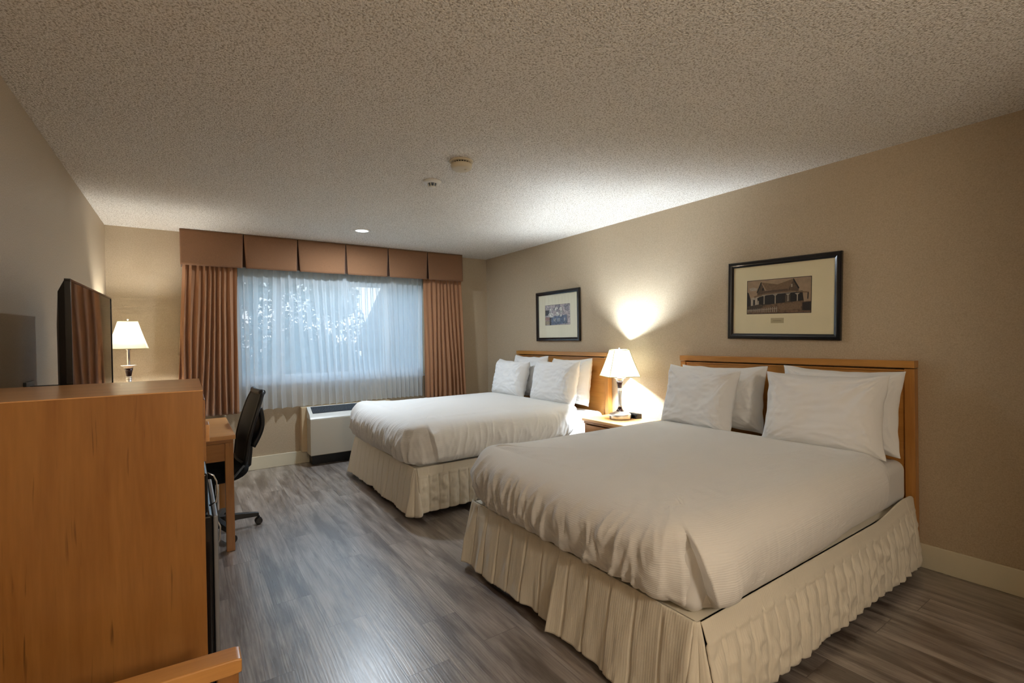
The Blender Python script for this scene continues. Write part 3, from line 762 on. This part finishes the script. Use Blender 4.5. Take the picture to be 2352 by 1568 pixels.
def lamp(loc, rz, neck, label, cut=0., watts=LAMP_W, color=COOL):
    L_ = empty('table_lamp', loc, rz, label, 'lamp', 'table lamps with ivory shades')
    obj('base', lathe([(0, 0), (.092, 0), (.097, .006), (.097, .040), (.093, .046), (.075, .052), (.050, .060), (.035, .070), (.0, .071)], 48), M['nickel'], L_, smooth=True, label='brushed nickel base')
    bs = B((-.101, -.090, -.012, .012, .012, .030)); obj('socket_outlet', bs, M['black_plastic'], L_, rot=(0, 0, radians(8)))
    obj('lower_collar', lathe([(.044, .062), (.034, .072), (.022, .090), (.017, .105), (.016, .112)], 36), M['bronze'], L_, smooth=True, label='dark bronze collar')
    obj('stem', lathe(zs([(.016, .108), (.021, .112), (.021, .118), (.017, .121), (.0165, .200), (.020, .262), (.017, .265), (.022, .269), (.022, .276), (.018, .279), (.018, .283), (.021, .286), (.021, .292), (.016, .295)]), 36), M['nickel'], L_, smooth=True)
    obj('vase', lathe(zs([(.016, .294), (.019, .300), (.024, .335), (.031, .372), (.0, .373)]), 36), M['bronze'], L_, smooth=True, label='dark bronze tapering vase')
    obj('cup', lathe(zs([(.031, .372), (.036, .384), (.046, .392), (.055, .396), (.055, .400), (.0, .401)]), 36), M['nickel'], L_, smooth=True)
    zb_ = .385+neck
    obj('neck', lathe([(.011, .371), (.011, zb_-.012), (.018, zb_-.008), (.018, zb_+.05), (0, zb_+.05)], 20), M['chrome'], L_, smooth=True)
    bm, ring = sq_shade(.282, .137, .238, .004, cut)
    sh = obj('lamp_shade', bm, M['shade'], L_, loc=(0, 0, zb_), label='ivory fabric shade')
    md = sh.modifiers.new('sol', 'SOLIDIFY'); md.thickness = .0015
    for w, z in ((.283, 0), (.138, .238)):
        pts = [Vector((x, y, z)) for x, y in ring(w)]; pts.append(pts[0])
        obj('piping', tube(pts, .0032, 6, caps=False), M['gold_piping'], sh, smooth=True, label='gold piping')
    # ribs at the four corners
    if cut == 0:
        for sx_, sy_ in ((1, 1), (1, -1), (-1, 1), (-1, -1)):
            rb = bmesh.new()
            tube([(sx_*(lerp(.282, .137, v)-.004*sin(pi*v))/2, sy_*(lerp(.282, .137, v)-.004*sin(pi*v))/2, .238*v) for v in [k/8 for k in range(9)]], .0022, 6, bm=rb)
            obj('seam', rb, M['gold_piping'], sh, smooth=True)
    hp = tube([(0, -.0, zb_+.01), (0, -.035, zb_+.04), (0, -.045, zb_+.10), (0, -.03, zb_+.18), (0, 0, zb_+.238), (0, .03, zb_+.18), (0, .045, zb_+.10), (0, .035, zb_+.04), (0, 0, zb_+.01)], .0015, 6)
    for a in range(4):
        tube([(0, 0, zb_+.236), (.068*cos(a*pi/2), .068*sin(a*pi/2), zb_+.236)], .0014, 6, bm=hp)
    obj('harp', hp, M['chrome'], L_, smooth=True)
    obj('finial', lathe([(0, zb_+.262), (.006, zb_+.258), (.008, zb_+.252), (.004, zb_+.246), (.006, zb_+.240), (0, zb_+.236)], 16), M['nickel'], L_, smooth=True)
    bl = lathe([(0, .05)]+[(BULB_R*sin(a), .05+BULB_R*(1-cos(a))) for a in [pi*k/10 for k in range(1, 10)]]+[(0, .05+2*BULB_R)], 20, off=(0, 0, zb_+.085))
    obj('bulb', bl, M['bulb'], L_, smooth=True)
    lamp_light('bulb_light', L_, (0, 0, zb_+.135+BULB_R), watts, color, BULB_R*.9)
    return L_
lamp((3.235, 3.045, .602), radians(-27), .0, 'lit table lamp on the nightstand between the beds')
lamp((-.420, 5.30, .790), radians(4), .130, 'lit table lamp in the window corner beside the television', cut=.12, watts=LAMP2_W, color=SOFT)
# clock radio behind the lamp base
ck = empty('clock_radio', (3.36, 2.985, .602), radians(-8), 'small black clock radio behind the lamp on the nightstand', 'clock')
obj('case', prism([(-.035, 0), (.035, 0), (.035, .042), (-.018, .046)], .11, 'Y', off=-.055), M['black_plastic'], ck, bevel=.003)
obj('display', B((-.0345, -.030, -.045, .045, .012, .034)), M['black_gloss'], ck)
# corner table carrying the second lamp
ct = empty('corner_table', (-.37, 5.29, 0), 0, 'small maple corner table under the lamp, mostly hidden behind the cabinet', 'table')
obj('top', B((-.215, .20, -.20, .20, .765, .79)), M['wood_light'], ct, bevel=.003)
obj('apron', B((-.20, .185, -.185, .185, .70, .765)), M['wood_x'], ct)
for x in (-.19, .17):
    for y in (-.18, .165):
        obj('leg', B((x, x+.025, y, y+.025, 0, .70)), M['wood_z'], ct, bevel=.002)

# ------------------------------------------------------------------ pictures
def picture(cy, cz, w, h, fwid, tilt, label, grp, art):
    p = empty('framed_picture', (XR, cy, cz), 0, label, 'picture', grp); p.rotation_euler = (tilt, 0, 0)
    # local: +Y is picture LEFT (viewer), front is -X
    def rail(pts): return pts
    fr = bmesh.new(); W2, H2 = w/2, h/2; d0, d1 = -.003, -.030
    outer = [(-W2, -H2), (W2, -H2), (W2, H2), (-W2, H2)]; 
    def ins(k): return [(-W2+k, -H2+k), (W2-k, -H2+k), (W2-k, H2-k), (-W2+k, H2-k)]
    prof = [(0, d0), (0, d1+.006), (.006, d1), (fwid*.55, d1), (fwid*.7, d1+.006), (fwid, d1+.010), (fwid, d0-.006), (fwid*.9, d0)]
    rings = [[fr.verts.new((x, a, b_)) for a, b_ in ins(k)] for k, x in prof]
    for a, b_ in zip(rings, rings[1:]+rings[:1]):
        for k in range(4): fr.faces.new([a[k], a[(k+1) % 4], b_[(k+1) % 4], b_[k]])
    bmesh.ops.recalc_face_normals(fr, faces=fr.faces)
    obj('frame', fr, M['frame_black'], p)
    iw, ih = W2-fwid+.002, H2-fwid+.002
    art(p, iw, ih)
    obj('glass', B((-.0165, -.0155, -iw, iw, -ih, ih)), M['picture_glass'], p)
    return p
M['picture_glass'] = glass_mat('picture_glass', ior=1.45)
def flat(name, c): return plain(name, c, .6)
def poly(bm, pts, x, mi):
    f_ = bm.faces.new([bm.verts.new((x, a, b_)) for a, b_ in pts]); f_.material_index = mi
def art_house(p, iw, ih):
    # print rectangle
    a0, a1, b0, b1 = -.210, .222, -.118, .118; a0 = -.205; a1 = .240
    wd, hd = (a1-a0), (b1-b0)+.012
    bm = B((-.012, -.006, -iw, iw, -ih, ih)); obj('mat_board', bm, M['mat_cream'], p, label='cream mat board')
    cyy, czz = .018, .02; W_, H_ = .437, .238
    def q(u, v): return (cyy+W_*(.5-u), czz+H_*(.5-v))     # u right, v down
    obj('print_border', B((-.0126, -.012, cyy-W_/2-.004, cyy+W_/2+.004, czz-H_/2-.004, czz+H_/2+.004)), flat('print_border', (.015, .008, .005)), p)
    mats = [None]*9
    cols = [(.36, .25, .155), (.10, .060, .032), (.19, .115, .058), (.008, .005, .004), (.36, .30, .22), (.055, .035, .02), (.15, .085, .042), (.42, .35, .27), (.07, .045, .027)]
    def pm(name, c, sc_=90, amt=.35):
        m, nt, b, o = newmat(name); v = coord(nt); n = tex(nt, 'Noise', v, Scale=sc_, Detail=5., Roughness=.65)
        nt.links.new(mixc(nt, ramp(nt, n.outputs['Fac'], [(.35, (0, 0, 0, 1)), (.65, (1, 1, 1, 1))]), (*[x*(1-amt) for x in c], 1), (*[x*(1+amt) for x in c], 1)), b.inputs['Base Color'])
        b.inputs['Roughness'].default_value = .6; return m
    ml = [pm('sepia_%s' % nm, c, s_, a_) for nm, c, s_, a_ in zip(('sky', 'gable', 'roof', 'shadow', 'timber', 'foliage', 'ground', 'fence', 'wall'), cols, (25, 90, 120, 60, 100, 130, 60, 80, 160), (.12, .3, .2, .3, .15, .7, .45, .2, .35))]
    bm = bmesh.new(); X0 = -.0128; dx = .00006; n_ = [0]
    def L_(mi, *pts):
        n_[0] += 1; poly(bm, [q(u, v) for u, v in pts], X0-dx*n_[0], mi)
    L_(0, (0, 0), (1, 0), (1, 1), (0, 1))
    L_(6, (0, .82), (.3, .74), (1, .68), (1, 1), (0, 1))
    L_(7, (0.03, .22), (.10, .20), (.17, .24), (.15, .30), (.05, .31))
    L_(3, (0, .34), (.02, .36), (.045, .50), (.06, .60), (.06, .86), (0, .90))
    L_(7, (.06, .52), (.19, .50), (.20, .74), (.06, .80))
    L_(3, (.10, .58), (.13, .58), (.13, .74), (.10, .75))
    L_(8, (.17, .42), (.88, .38), (.90, .74), (.25, .80))
    L_(1, (.165, .36), (.235, .07), (.31, .38), (.30, .46), (.17, .46))
    L_(2, (.235, .06), (.50, .155), (.58, .30), (.32, .31))
    L_(2, (.50, .155), (.745, 0.02), (.70, .20), (.66, .33), (.40, .32))
    L_(1, (.655, .36), (.745, .03), (.825, .30), (.82, .42), (.66, .42))
    L_(3, (.735, .02), (.750, .02), (.835, .30), (.815, .32), (.745, .09))
    L_(3, (.225, .06), (.245, .06), (.18, .36), (.155, .37))
    L_(4, (.705, .17), (.730, .17), (.730, .26), (.705, .26))
    L_(3, (.250, .24), (.275, .23), (.275, .31), (.250, .32))
    L_(1, (.30, .32), (.66, .30), (.66, .40), (.30, .42))
    L_(2, (.11, .47), (.30, .395), (.70, .355), (.97, .42), (.97, .45), (.70, .40), (.30, .45), (.13, .53))
    L_(4, (.14, .505), (.30, .445), (.50, .415), (.78, .400), (.78, .412), (.50, .432), (.30, .462), (.14, .525))
    L_(3, (.17, .53), (.30, .465), (.50, .435), (.78, .415), (.88, .43), (.90, .66), (.28, .76), (.18, .72))
    L_(8, (.62, .48), (.70, .47), (.70, .68), (.62, .69))
    for u in (.285, .465, .665, .805):
        L_(4, (u-.008, .46), (u+.008, .46), (u+.008, .72-.06*(u > .6)), (u-.008, .73-.06*(u > .6)))
        L_(4, (u-.04, .445), (u+.04, .435), (u+.008, .49), (u-.008, .49))
    L_(4, (.18, .62), (.20, .61), (.20, .86), (.18, .86))
    L_(3, (.955, .44), (.97, .44), (.965, .62), (.95, .62))
    L_(6, (.27, .75), (.90, .66), (.92, .92), (.50, .96), (.27, .90))
    L_(5, (.0, .78), (.22, .72), (.27, .82), (.15, .90), (0, .92))
    L_(3, (.88, .72), (1, .70), (1, .95), (.88, .94))
    L_(2, (.50, .76), (.86, .70), (.86, .90), (.55, .93))
    for k in range(15):
        u = .01+.034*k; L_(7 if k < 9 else 4, (u, .87-.004*k), (u+.011, .865-.004*k), (u+.011, .97), (u, .97))
    L_(7, (0, .90), (.5, .86), (.5, .872), (0, .915))
    obj('print', bm, ml, p, label='sepia print of a gabled house with a porch')
    obj('caption_plate', B((-.0124, -.012, .018-.045, .018+.045, -.170, -.134)), flat('caption_plate', (.50, .42, .24)), p)
    cb = bmesh.new()
    for k in range(11):
        a = .018+.030-.0055*k; B((-.0127, -.0124, a-.0040, a, -.156, -.151-.002*(k % 3 == 1)), bm=cb)
    obj('caption_text', cb, flat('caption_ink', (.25, .2, .11)), p)
picture(1.727, 1.591, .768, .571, .040, radians(1.5), 'large framed sepia picture of a gabled house above the nearer bed', 'black framed pictures', art_house)
def art_flowers(p, iw, ih):
    obj('mat_board', B((-.012, -.006, -iw, iw, -ih, ih)), M['mat_green'], p, label='pale mat board')
    cyy, czz, W_, H_ = .010, .025, .445, .205; cyy = .0; czz = .012; W_, H_ = .43, .225
    def q(u, v): return (cyy+W_*(.5-u), czz+H_*(.5-v))
    obj('print_border', B((-.0126, -.012, cyy-W_/2-.003, cyy+W_/2+.003, czz-H_/2-.003, czz+H_/2+.003)), flat('print_border_dark', (.02, .012, .012)), p)
    cols = [(.42, .36, .36), (.015, .010, .010), (.62, .60, .55), (.10, .13, .20), (.30, .16, .13), (.30, .24, .15), (.22, .20, .22)]
    ml = []
    for nm, c in zip(('pale', 'black', 'blossom', 'blue_grey', 'rose', 'tan', 'grey'), cols):
        m, nt, b, o = newmat('flower_print_'+nm); v = coord(nt); n = tex(nt, 'Noise', v, Scale=55., Detail=5.)
        nt.links.new(mixc(nt, ramp(nt, n.outputs['Fac'], [(.4, (0, 0, 0, 1)), (.6, (1, 1, 1, 1))]), (*[x*.6 for x in c], 1), (*[min(1, x*1.35) for x in c], 1)), b.inputs['Base Color']); ml.append(m)
    bm = bmesh.new(); n_ = [0]
    def L_(mi, *pts):
        n_[0] += 1; poly(bm, [q(u, v) for u, v in pts], -.0128-.00006*n_[0], mi)
    L_(0, (0, 0), (1, 0), (1, 1), (0, 1))
    L_(6, (.40, 0), (.62, 0), (.68, .3), (.5, .4), (.42, .2))
    L_(6, (.75, .05), (.95, .02), (.98, .3), (.85, .35))
    L_(3, (.18, .58), (.88, .52), (.90, .95), (.20, 1))
    L_(1, (0, .24), (.20, .24), (.22, .5), (0, .52))
    L_(4, (0, .60), (.18, .60), (.18, .76), (0, .76))
    L_(5, (0, .78), (.18, .78), (.18, .98), (0, .98))
    L_(1, (.18, .60), (.26, .60), (.24, 1), (.18, 1))
    rnd = random.Random(5)
    for k in range(26):
        u, v, r = rnd.uniform(.20, .68), rnd.uniform(.12, .56), rnd.uniform(.03, .06)
        pts = [(u+r*cos(a)*(1+.25*cos(5*a)), v+r*1.7*sin(a)*(1+.25*cos(5*a))) for a in [2*pi*i/16 for i in range(16)]]
        L_([2, 0, 6, 2][k % 4], *pts)
    L_(2, *[(.24+.11*cos(a), .50+.12*sin(a)) for a in [2*pi*i/18 for i in range(18)]])
    for u in (.42, .52, .58, .36, .78):
        L_(2, (u, .70), (u+.03, .66), (u+.025, .82), (u+.005, .85))
    obj('print', bm, ml, p, label='print of pale flowers over a blue grey vase')
picture(4.172, 1.589, .756, .568, .040, 0, 'smaller-looking framed flower picture above the bed beside the window', 'black framed pictures', art_flowers)

# ------------------------------------------------------------------ ceiling fittings
sd = empty('smoke_detector', (1.42, 2.62, H), 0, 'larger round cream smoke detector on the ceiling', 'smoke detector')
obj('mounting_ring', lathe([(0, 0), (.072, 0), (.074, -.004), (.072, -.010), (.058, -.012), (.058, -.001)], 48), M['ivory_plastic'], sd, smooth=False)
hb_ = lathe([(.050, -.008), (.050, -.022)], 48); obj('vent_gap', hb_, M['black_plastic'], sd)
obj('housing', lathe([(.056, -.020), (.064, -.021), (.066, -.030), (.062, -.046), (.052, -.052), (0, -.054)], 48), M['ivory_plastic'], sd, smooth=True)
vb = bmesh.new()
for k in range(24):
    a = 2*pi*k/24; tube([(.061*cos(a), .061*sin(a), -.010), (.061*cos(a), .061*sin(a), -.022)], .0025, 5, bm=vb)
obj('vent_ribs', vb, M['ivory_plastic'], sd)
obj('test_button', lathe([(.010, -.050), (.010, -.056), (0, -.057)], 20, off=(.02, -.02, 0)), M['ivory_plastic'], sd, smooth=True)
hd = empty('heat_detector', (1.425, 3.055, H), 0, 'smaller round white heat detector on the ceiling, farther from the camera', 'heat detector')
obj('base_plate', lathe([(0, 0), (.062, 0), (.063, -.006), (.058, -.014), (.042, -.018), (0, -.018)], 44), M['white_plastic'], hd, smooth=True)
obj('cage', lathe([(.030, -.018), (.031, -.020), (.020, -.036), (0, -.036)], 36), M['grey_plastic'], hd, smooth=True)
vb = bmesh.new()
for k in range(8):
    a = 2*pi*k/8; tube([(.034*cos(a), .034*sin(a), -.016), (.024*cos(a), .024*sin(a), -.042)], .003, 5, bm=vb)
obj('cage_rib', vb, M['white_plastic'], hd)
obj('sensor_cap', lathe([(.0, -.046), (.020, -.045), (.024, -.041), (.024, -.037), (0, -.036)], 30), M['white_plastic'], hd, smooth=True)
rl = empty('recessed_downlight', (1.46, 4.78, H), 0, 'lit recessed downlight in the ceiling near the window', 'ceiling light')
obj('trim_ring', lathe([(.062, -.002), (.064, -.008), (.080, -.007), (.086, -.001), (.086, 0)], 48), M['white_plastic'], rl, smooth=True)
obj('lens', lathe([(0, -.0045), (.0625, -.0045)], 48), M['downlight'], rl)
lamp_light('downlight_light', rl, (0, 0, -.009), DOWN_W, COOL, disk=.12)
# warm globe floor lamp in the entry, behind the camera
en = empty('floor_lamp', (.75, -1.15, 0), 0, 'warm globe floor lamp standing in the entry behind the camera', 'lamp')
obj('base', lathe([(0, 0), (.15, 0), (.15, .015), (.02, .03), (0, .03)], 40), M['nickel'], en, smooth=True)
obj('pole', lathe([(.012, .03), (.012, 1.60), (.04, 1.61), (.04, 1.625), (0, 1.625)], 20), M['nickel'], en, smooth=True)
obj('globe', lathe([(0, 1.61)]+[(.15*sin(a), 1.76-.15*cos(a)) for a in [pi*k/16 for k in range(1, 16)]]+[(0, 1.91)], 40), M['entry_light'], en, smooth=True)
lamp_light('globe_light', en, (0, 0, 1.76), ENTRY_W, WARM, .14)

# ------------------------------------------------------------------ television on its wall arm
tv = empty('television', (-.342, 2.30, .943), 0, 'flat black television on the left wall reflecting the drape', 'television')
tv.rotation_euler = (radians(1.0), 0, 0)
TW, TH = 1.12, .637
obj('bezel', B((-.014, .004, 0, TW, 0, .010), (-.014, .004, 0, TW, TH-.008, TH), (-.014, .004, 0, .007, .010, TH-.008), (-.014, .004, TW-.007, TW, .010, TH-.008)), M['black_gloss'], tv, bevel=.001)
obj('screen', B((-.012, .001, .006, TW-.006, .009, TH-.007)), M['screen'], tv)
bk = bmesh.new()
r1 = [(-.012, 0, 0), (-.012, TW, 0), (-.012, TW, TH), (-.012, 0, TH)]
r2 = [(-.034, .015, .01), (-.034, TW-.015, .01), (-.034, TW-.015, TH-.045), (-.034, .015, TH-.045)]
r3 = [(-.055, .12, .03), (-.055, TW-.12, .03), (-.055, TW-.12, TH-.16), (-.055, .12, TH-.16)]
rs_ = [[bk.verts.new(p) for p in r] for r in (r1, r2, r3)]
for a, b_ in zip(rs_, rs_[1:]):
    for k in range(4): bk.faces.new([a[k], a[(k+1) % 4], b_[(k+1) % 4], b_[k]])
bk.faces.new(rs_[2]); bk.faces.new(rs_[0][::-1]); bmesh.ops.recalc_face_normals(bk, faces=bk.faces)
obj('back_cover', bk, M['black_plastic'], tv, bevel=.003)
br = empty('tv_wall_bracket', (XL, 3.05, 1.13), 0, 'black wall bracket holding the television off the left wall', 'bracket')
obj('wall_plate', B((.001, .012, -.07, .07, -.06, .05)), M['black_plastic'], br, bevel=.002)
obj('arm', B((.012, .20, -.02, .02, -.03, .03)), M['black_plastic'], br, bevel=.003)
obj('mount_plate', B((.195, .206, -.12, .12, -.10, .10)), M['black_plastic'], br, bevel=.002)

# ------------------------------------------------------------------ cabinet with mini fridge
cb_ = empty('cabinet', (-.2845, 1.70, 0), 0, 'tall maple cabinet in the left foreground, its plain side facing the camera', 'cabinet')
hx = .3215
obj('side_panel', B((-hx, hx, 0, .022, 0, 1.201)), M['wood_z'], cb_, bevel=.0015)
obj('side_panel', B((-hx, hx, .548, .57, 0, 1.201)), M['wood_z'], cb_, bevel=.0015)
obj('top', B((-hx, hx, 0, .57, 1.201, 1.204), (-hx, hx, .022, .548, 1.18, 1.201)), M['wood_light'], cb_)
obj('back_panel', B((-hx, -hx+.01, .022, .548, .02, 1.18)), M['wood_z'], cb_)
obj('shelf', B((-hx+.01, hx-.01, .022, .548, .962, .980)), M['wood_x'], cb_)
dr = obj('drawer', B((hx-.012, hx+.006, .024, .546, .985, 1.172)), M['wood_y'], cb_, bevel=.002)
obj('pull', B((hx+.006, hx+.018, .10, .18, 1.03, 1.085)), M['wood_light'], dr, bevel=.003)
fr = empty('mini_fridge', (-.02, 1.985, 0), 0, 'black mini fridge with silver door edge inside the cabinet', 'fridge')
obj('body', B((-.50, .02, -.238, .238, .02, .945)), M['black_plastic'], fr, bevel=.006)
obj('door', B((.022, .078, -.245, .245, .03, .815)), M['black_gloss'], fr, bevel=.010, seg=3)
obj('door_edge_strip', B((.078, .091, -.243, .243, .035, .810)), M['steel_strip'], fr, bevel=.004, label='silver door edge')
fd = obj('freezer_door', B((.022, .066, -.245, .245, .822, .945)), M['black_gloss'], fr, bevel=.008, seg=3)
hh = tube([(.066, -.20, .935), (.082, -.20, .925), (.090, -.20, .905), (.092, -.20, .87), (.088, -.20, .84), (.07, -.20, .832)], .0028, 8)
obj('handle', hh, M['chrome'], fd, smooth=True, label='chrome handle')
hh = tube([(.066, -.20, .80), (.086, -.20, .79), (.098, -.20, .76), (.096, -.20, .72), (.088, -.20, .70)], .0028, 8)
obj('handle', hh, M['chrome'], fr, smooth=True, label='chrome handle')
obj('hinge', lathe([(0, .945), (.02, .945), (.02, .965), (0, .966)], 16, off=(.03, -.21, 0)), M['chrome'], fr, smooth=True)

# ------------------------------------------------------------------ desk
dk = empty('desk', (-.175, 4.01, 0), 0, 'maple writing desk against the left wall beyond the cabinet', 'desk')
dx_, dy_ = .425, .445
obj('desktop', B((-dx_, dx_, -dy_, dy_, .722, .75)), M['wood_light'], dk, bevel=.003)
obj('rail', B((-dx_+.02, dx_-.012, -dy_+.012, dy_-.012, .700, .721)), M['wood_x'], dk, bevel=.002)
for ya, yb in ((-dy_+.018, -dy_+.036), (dy_-.036, dy_-.018)):
    obj('apron', B((-dx_+.04, dx_-.05, ya, yb, .585, .698)), M['wood_x'], dk, bevel=.002)
dr = obj('drawer', B((dx_-.036, dx_-.016, -dy_+.06, dy_-.06, .595, .695)), M['wood_y'], dk, bevel=.003)
obj('knob', lathe([(.005, 0), (.005, .008), (.012, .014), (.013, .019), (0, .022)], 18, axis='X', off=(dx_-.016, 0, .645)), M['nickel'], dr, smooth=True)
for x in (-dx_+.012, dx_-.060):
    for y in (-dy_+.012, dy_-.060):
        obj('leg', B((x, x+.048, y, y+.048, 0, .700)), M['wood_z'], dk, bevel=.003)

# ------------------------------------------------------------------ office chair (facing the desk)
oc = empty('office_chair', (.135, 3.99, 0), radians(4), 'black mesh office chair on casters tucked into the desk', 'office chair')
for k in range(5):
    a = radians(-2+72*k); ca, sa = cos(a), sin(a)
    sp_ = bmesh.new(); rings = []
    for t_, w_, zt_, zb_2 in ((.03, .030, .115, .060), (.15, .024, .108, .068), (.26, .018, .092, .062), (.285, .016, .086, .058)):
        rings.append([sp_.verts.new((ca*t_-sa*y_, sa*t_+ca*y_, z_)) for y_, z_ in ((-w_, zb_2), (w_, zb_2), (w_*.8, zt_), (-w_*.8, zt_))])
    for r_a, r_b in zip(rings, rings[1:]):
        for i in range(4): sp_.faces.new([r_a[i], r_a[(i+1) % 4], r_b[(i+1) % 4], r_b[i]])
    sp_.faces.new(rings[0]); sp_.faces.new(rings[-1]); bmesh.ops.recalc_face_normals(sp_, faces=sp_.faces)
    s_o = obj('base_spoke', sp_, M['black_plastic'], oc, bevel=.004)
    cs = bmesh.new()
    for s_ in (-1, 1):
        lathe([(0, -.008), (.020, -.008), (.025, -.004), (.025, .004), (.020, .008), (0, .008)], 20, bm=cs, axis='Y', off=(0, s_*.013, .0255))
    B((-.008, .008, -.006, .006, .02, .062), bm=cs)
    obj('caster', cs, M['black_plastic'], s_o, smooth=False, loc=(ca*.283, sa*.283, 0), rot=(0, 0, a+.5*k))
obj('gas_column', lathe([(0, .05), (.035, .055), (.035, .12), (.026, .13), (.026, .26), (.016, .262), (.016, .40), (0, .40)], 24), M['black_plastic'], oc, smooth=True)
obj('tilt_mechanism', B((-.10, .12, -.06, .06, .375, .405)), M['black_plastic'], oc, bevel=.008)
def seatf(u, v):
    a = u*2*pi; ca, sa = cos(a), sin(a)
    r = (abs(ca)**3.2+abs(sa)**3.2)**(-1/3.2)
    ph = lerp(-pi/2, pi/2, v); k = max(cos(ph), 0)**.35
    x, y = .235*r*ca*k, .245*r*sa*k
    z = .435+.062*sin(ph) - .02*ss(-.12, -.24, x) + .012*(abs(y)/.24)**2 + .012*ss(.1, .24, x)
    return (x-.02, y, z)
obj('seat', surf(seatf, 48, 20, closed_u=True), M['black_fabric'], oc, smooth=True)
# backrest: side view profile (x,z), leaning back
bpz = [(.165, .50), (.175, .58), (.185, .66), (.205, .74), (.232, .83), (.262, .92), (.288, .985)]
def bxz(t):
    k = t*(len(bpz)-1); i = min(int(k), len(bpz)-2); f_ = k-i; return lerp(bpz[i][0], bpz[i+1][0], f_), lerp(bpz[i][1], bpz[i+1][1], f_)
def backw(t): return .205+.02*sin(pi*t)-.035*ss(.75, 1, t)
def bfn(u, v):
    x, z = bxz(v); w = backw(v); y = (2*u-1)*w; return (x-.045*(1-(y/w)**2)*.2-.03*(y/w)**2*-1*.3, y, z)
mb = obj('backrest_mesh', surf(bfn, 20, 26), M['black_mesh'], oc, smooth=True); md = mb.modifiers.new('sol', 'SOLIDIFY'); md.thickness = .006
pts = [bfn(0, t/14) for t in range(15)]+[bfn(k/10, 1) for k in range(1, 11)]+[bfn(1, 1-t/14) for t in range(1, 15)]+[bfn(1-k/10, 0) for k in range(1, 11)]
obj('backrest_frame', tube(pts, .015, 10), M['grey_frame'] if 'grey_frame' in M else M['black_plastic'], oc, smooth=True)
M['grey_lit'] = plain('lit_grey_plastic', (.035, .037, .042), .4)  # greyer than the frame, lit look of the upper mesh put into colour
obj('top_rail', tube([bfn(k/12, 1) for k in range(13)], .021, 10), M['grey_lit'], oc, smooth=True)
lum = surf(lambda u, v: (lerp(.240, .290, v)+.050*sin(pi*v)*(1-.3*abs(2*u-1)), (2*u-1)*.185, lerp(.60, .88, v)), 20, 16)
lo_ = obj('lumbar_pad', lum, M['black_plastic'], oc, smooth=True); md = lo_.modifiers.new('sol', 'SOLIDIFY'); md.thickness = .03
obj('back_bracket', tube([(.06, 0, .395), (.17, 0, .40), (.225, 0, .45), (.235, 0, .56), (.235, 0, .70)], .020, 10), M['black_plastic'], oc, smooth=True)
obj('lever', tube([(.05, -.05, .40), (.08, -.16, .41), (.10, -.235, .43), (.16, -.245, .50)], .008, 8), M['grey_plastic'], oc, smooth=True)

# ------------------------------------------------------------------ wooden armchair in the near left corner
AX0, AX1, AY0, AY1 = -.53, .095, .72, 1.352
wc = empty('armchair', ((AX0+AX1)/2, (AY0+AY1)/2, 0), 0, 'wooden armchair at the bottom left, only its near arm end in view', 'armchair')
ox, oy = (AX0+AX1)/2, (AY0+AY1)/2
for a, b_ in ((AY0, AY0+.06), (AY1-.06, AY1)):
    ar = prism([(AX0-ox, .585), (AX1-ox-.02, .567), (AX1-ox, .569), (AX1-ox, .600), (AX1-ox-.012, .603), (AX0-ox, .622)], .06, 'Y', off=a-oy)
    obj('arm', ar, M['wood_arm'], wc, bevel=.004, seg=3)
    m_ = (a+b_)/2-oy
    obj('leg', B((AX1-ox-.05, AX1-ox-.006, m_-.02, m_+.02, 0, .568)), M['wood_z'], wc, bevel=.004)
    obj('leg', B((AX0-ox, AX0-ox+.045, m_-.02, m_+.02, 0, .587)), M['wood_z'], wc, bevel=.004)
obj('seat_frame', B((AX0-ox, AX1-ox-.02, AY0+.03-oy, AY1-.03-oy, .33, .39)), M['wood_x'], wc, bevel=.004)
obj('seat', B((AX0-ox+.05, AX1-ox-.015, AY0+.062-oy, AY1-.062-oy, .39, .47)), M['skirt'], wc, bevel=.02, seg=4)
obj('backrest', B((AX0-ox-.03, AX0-ox+.05, AY0+.062-oy, AY1-.062-oy, .47, .86)), M['skirt'], wc, bevel=.02, seg=4)
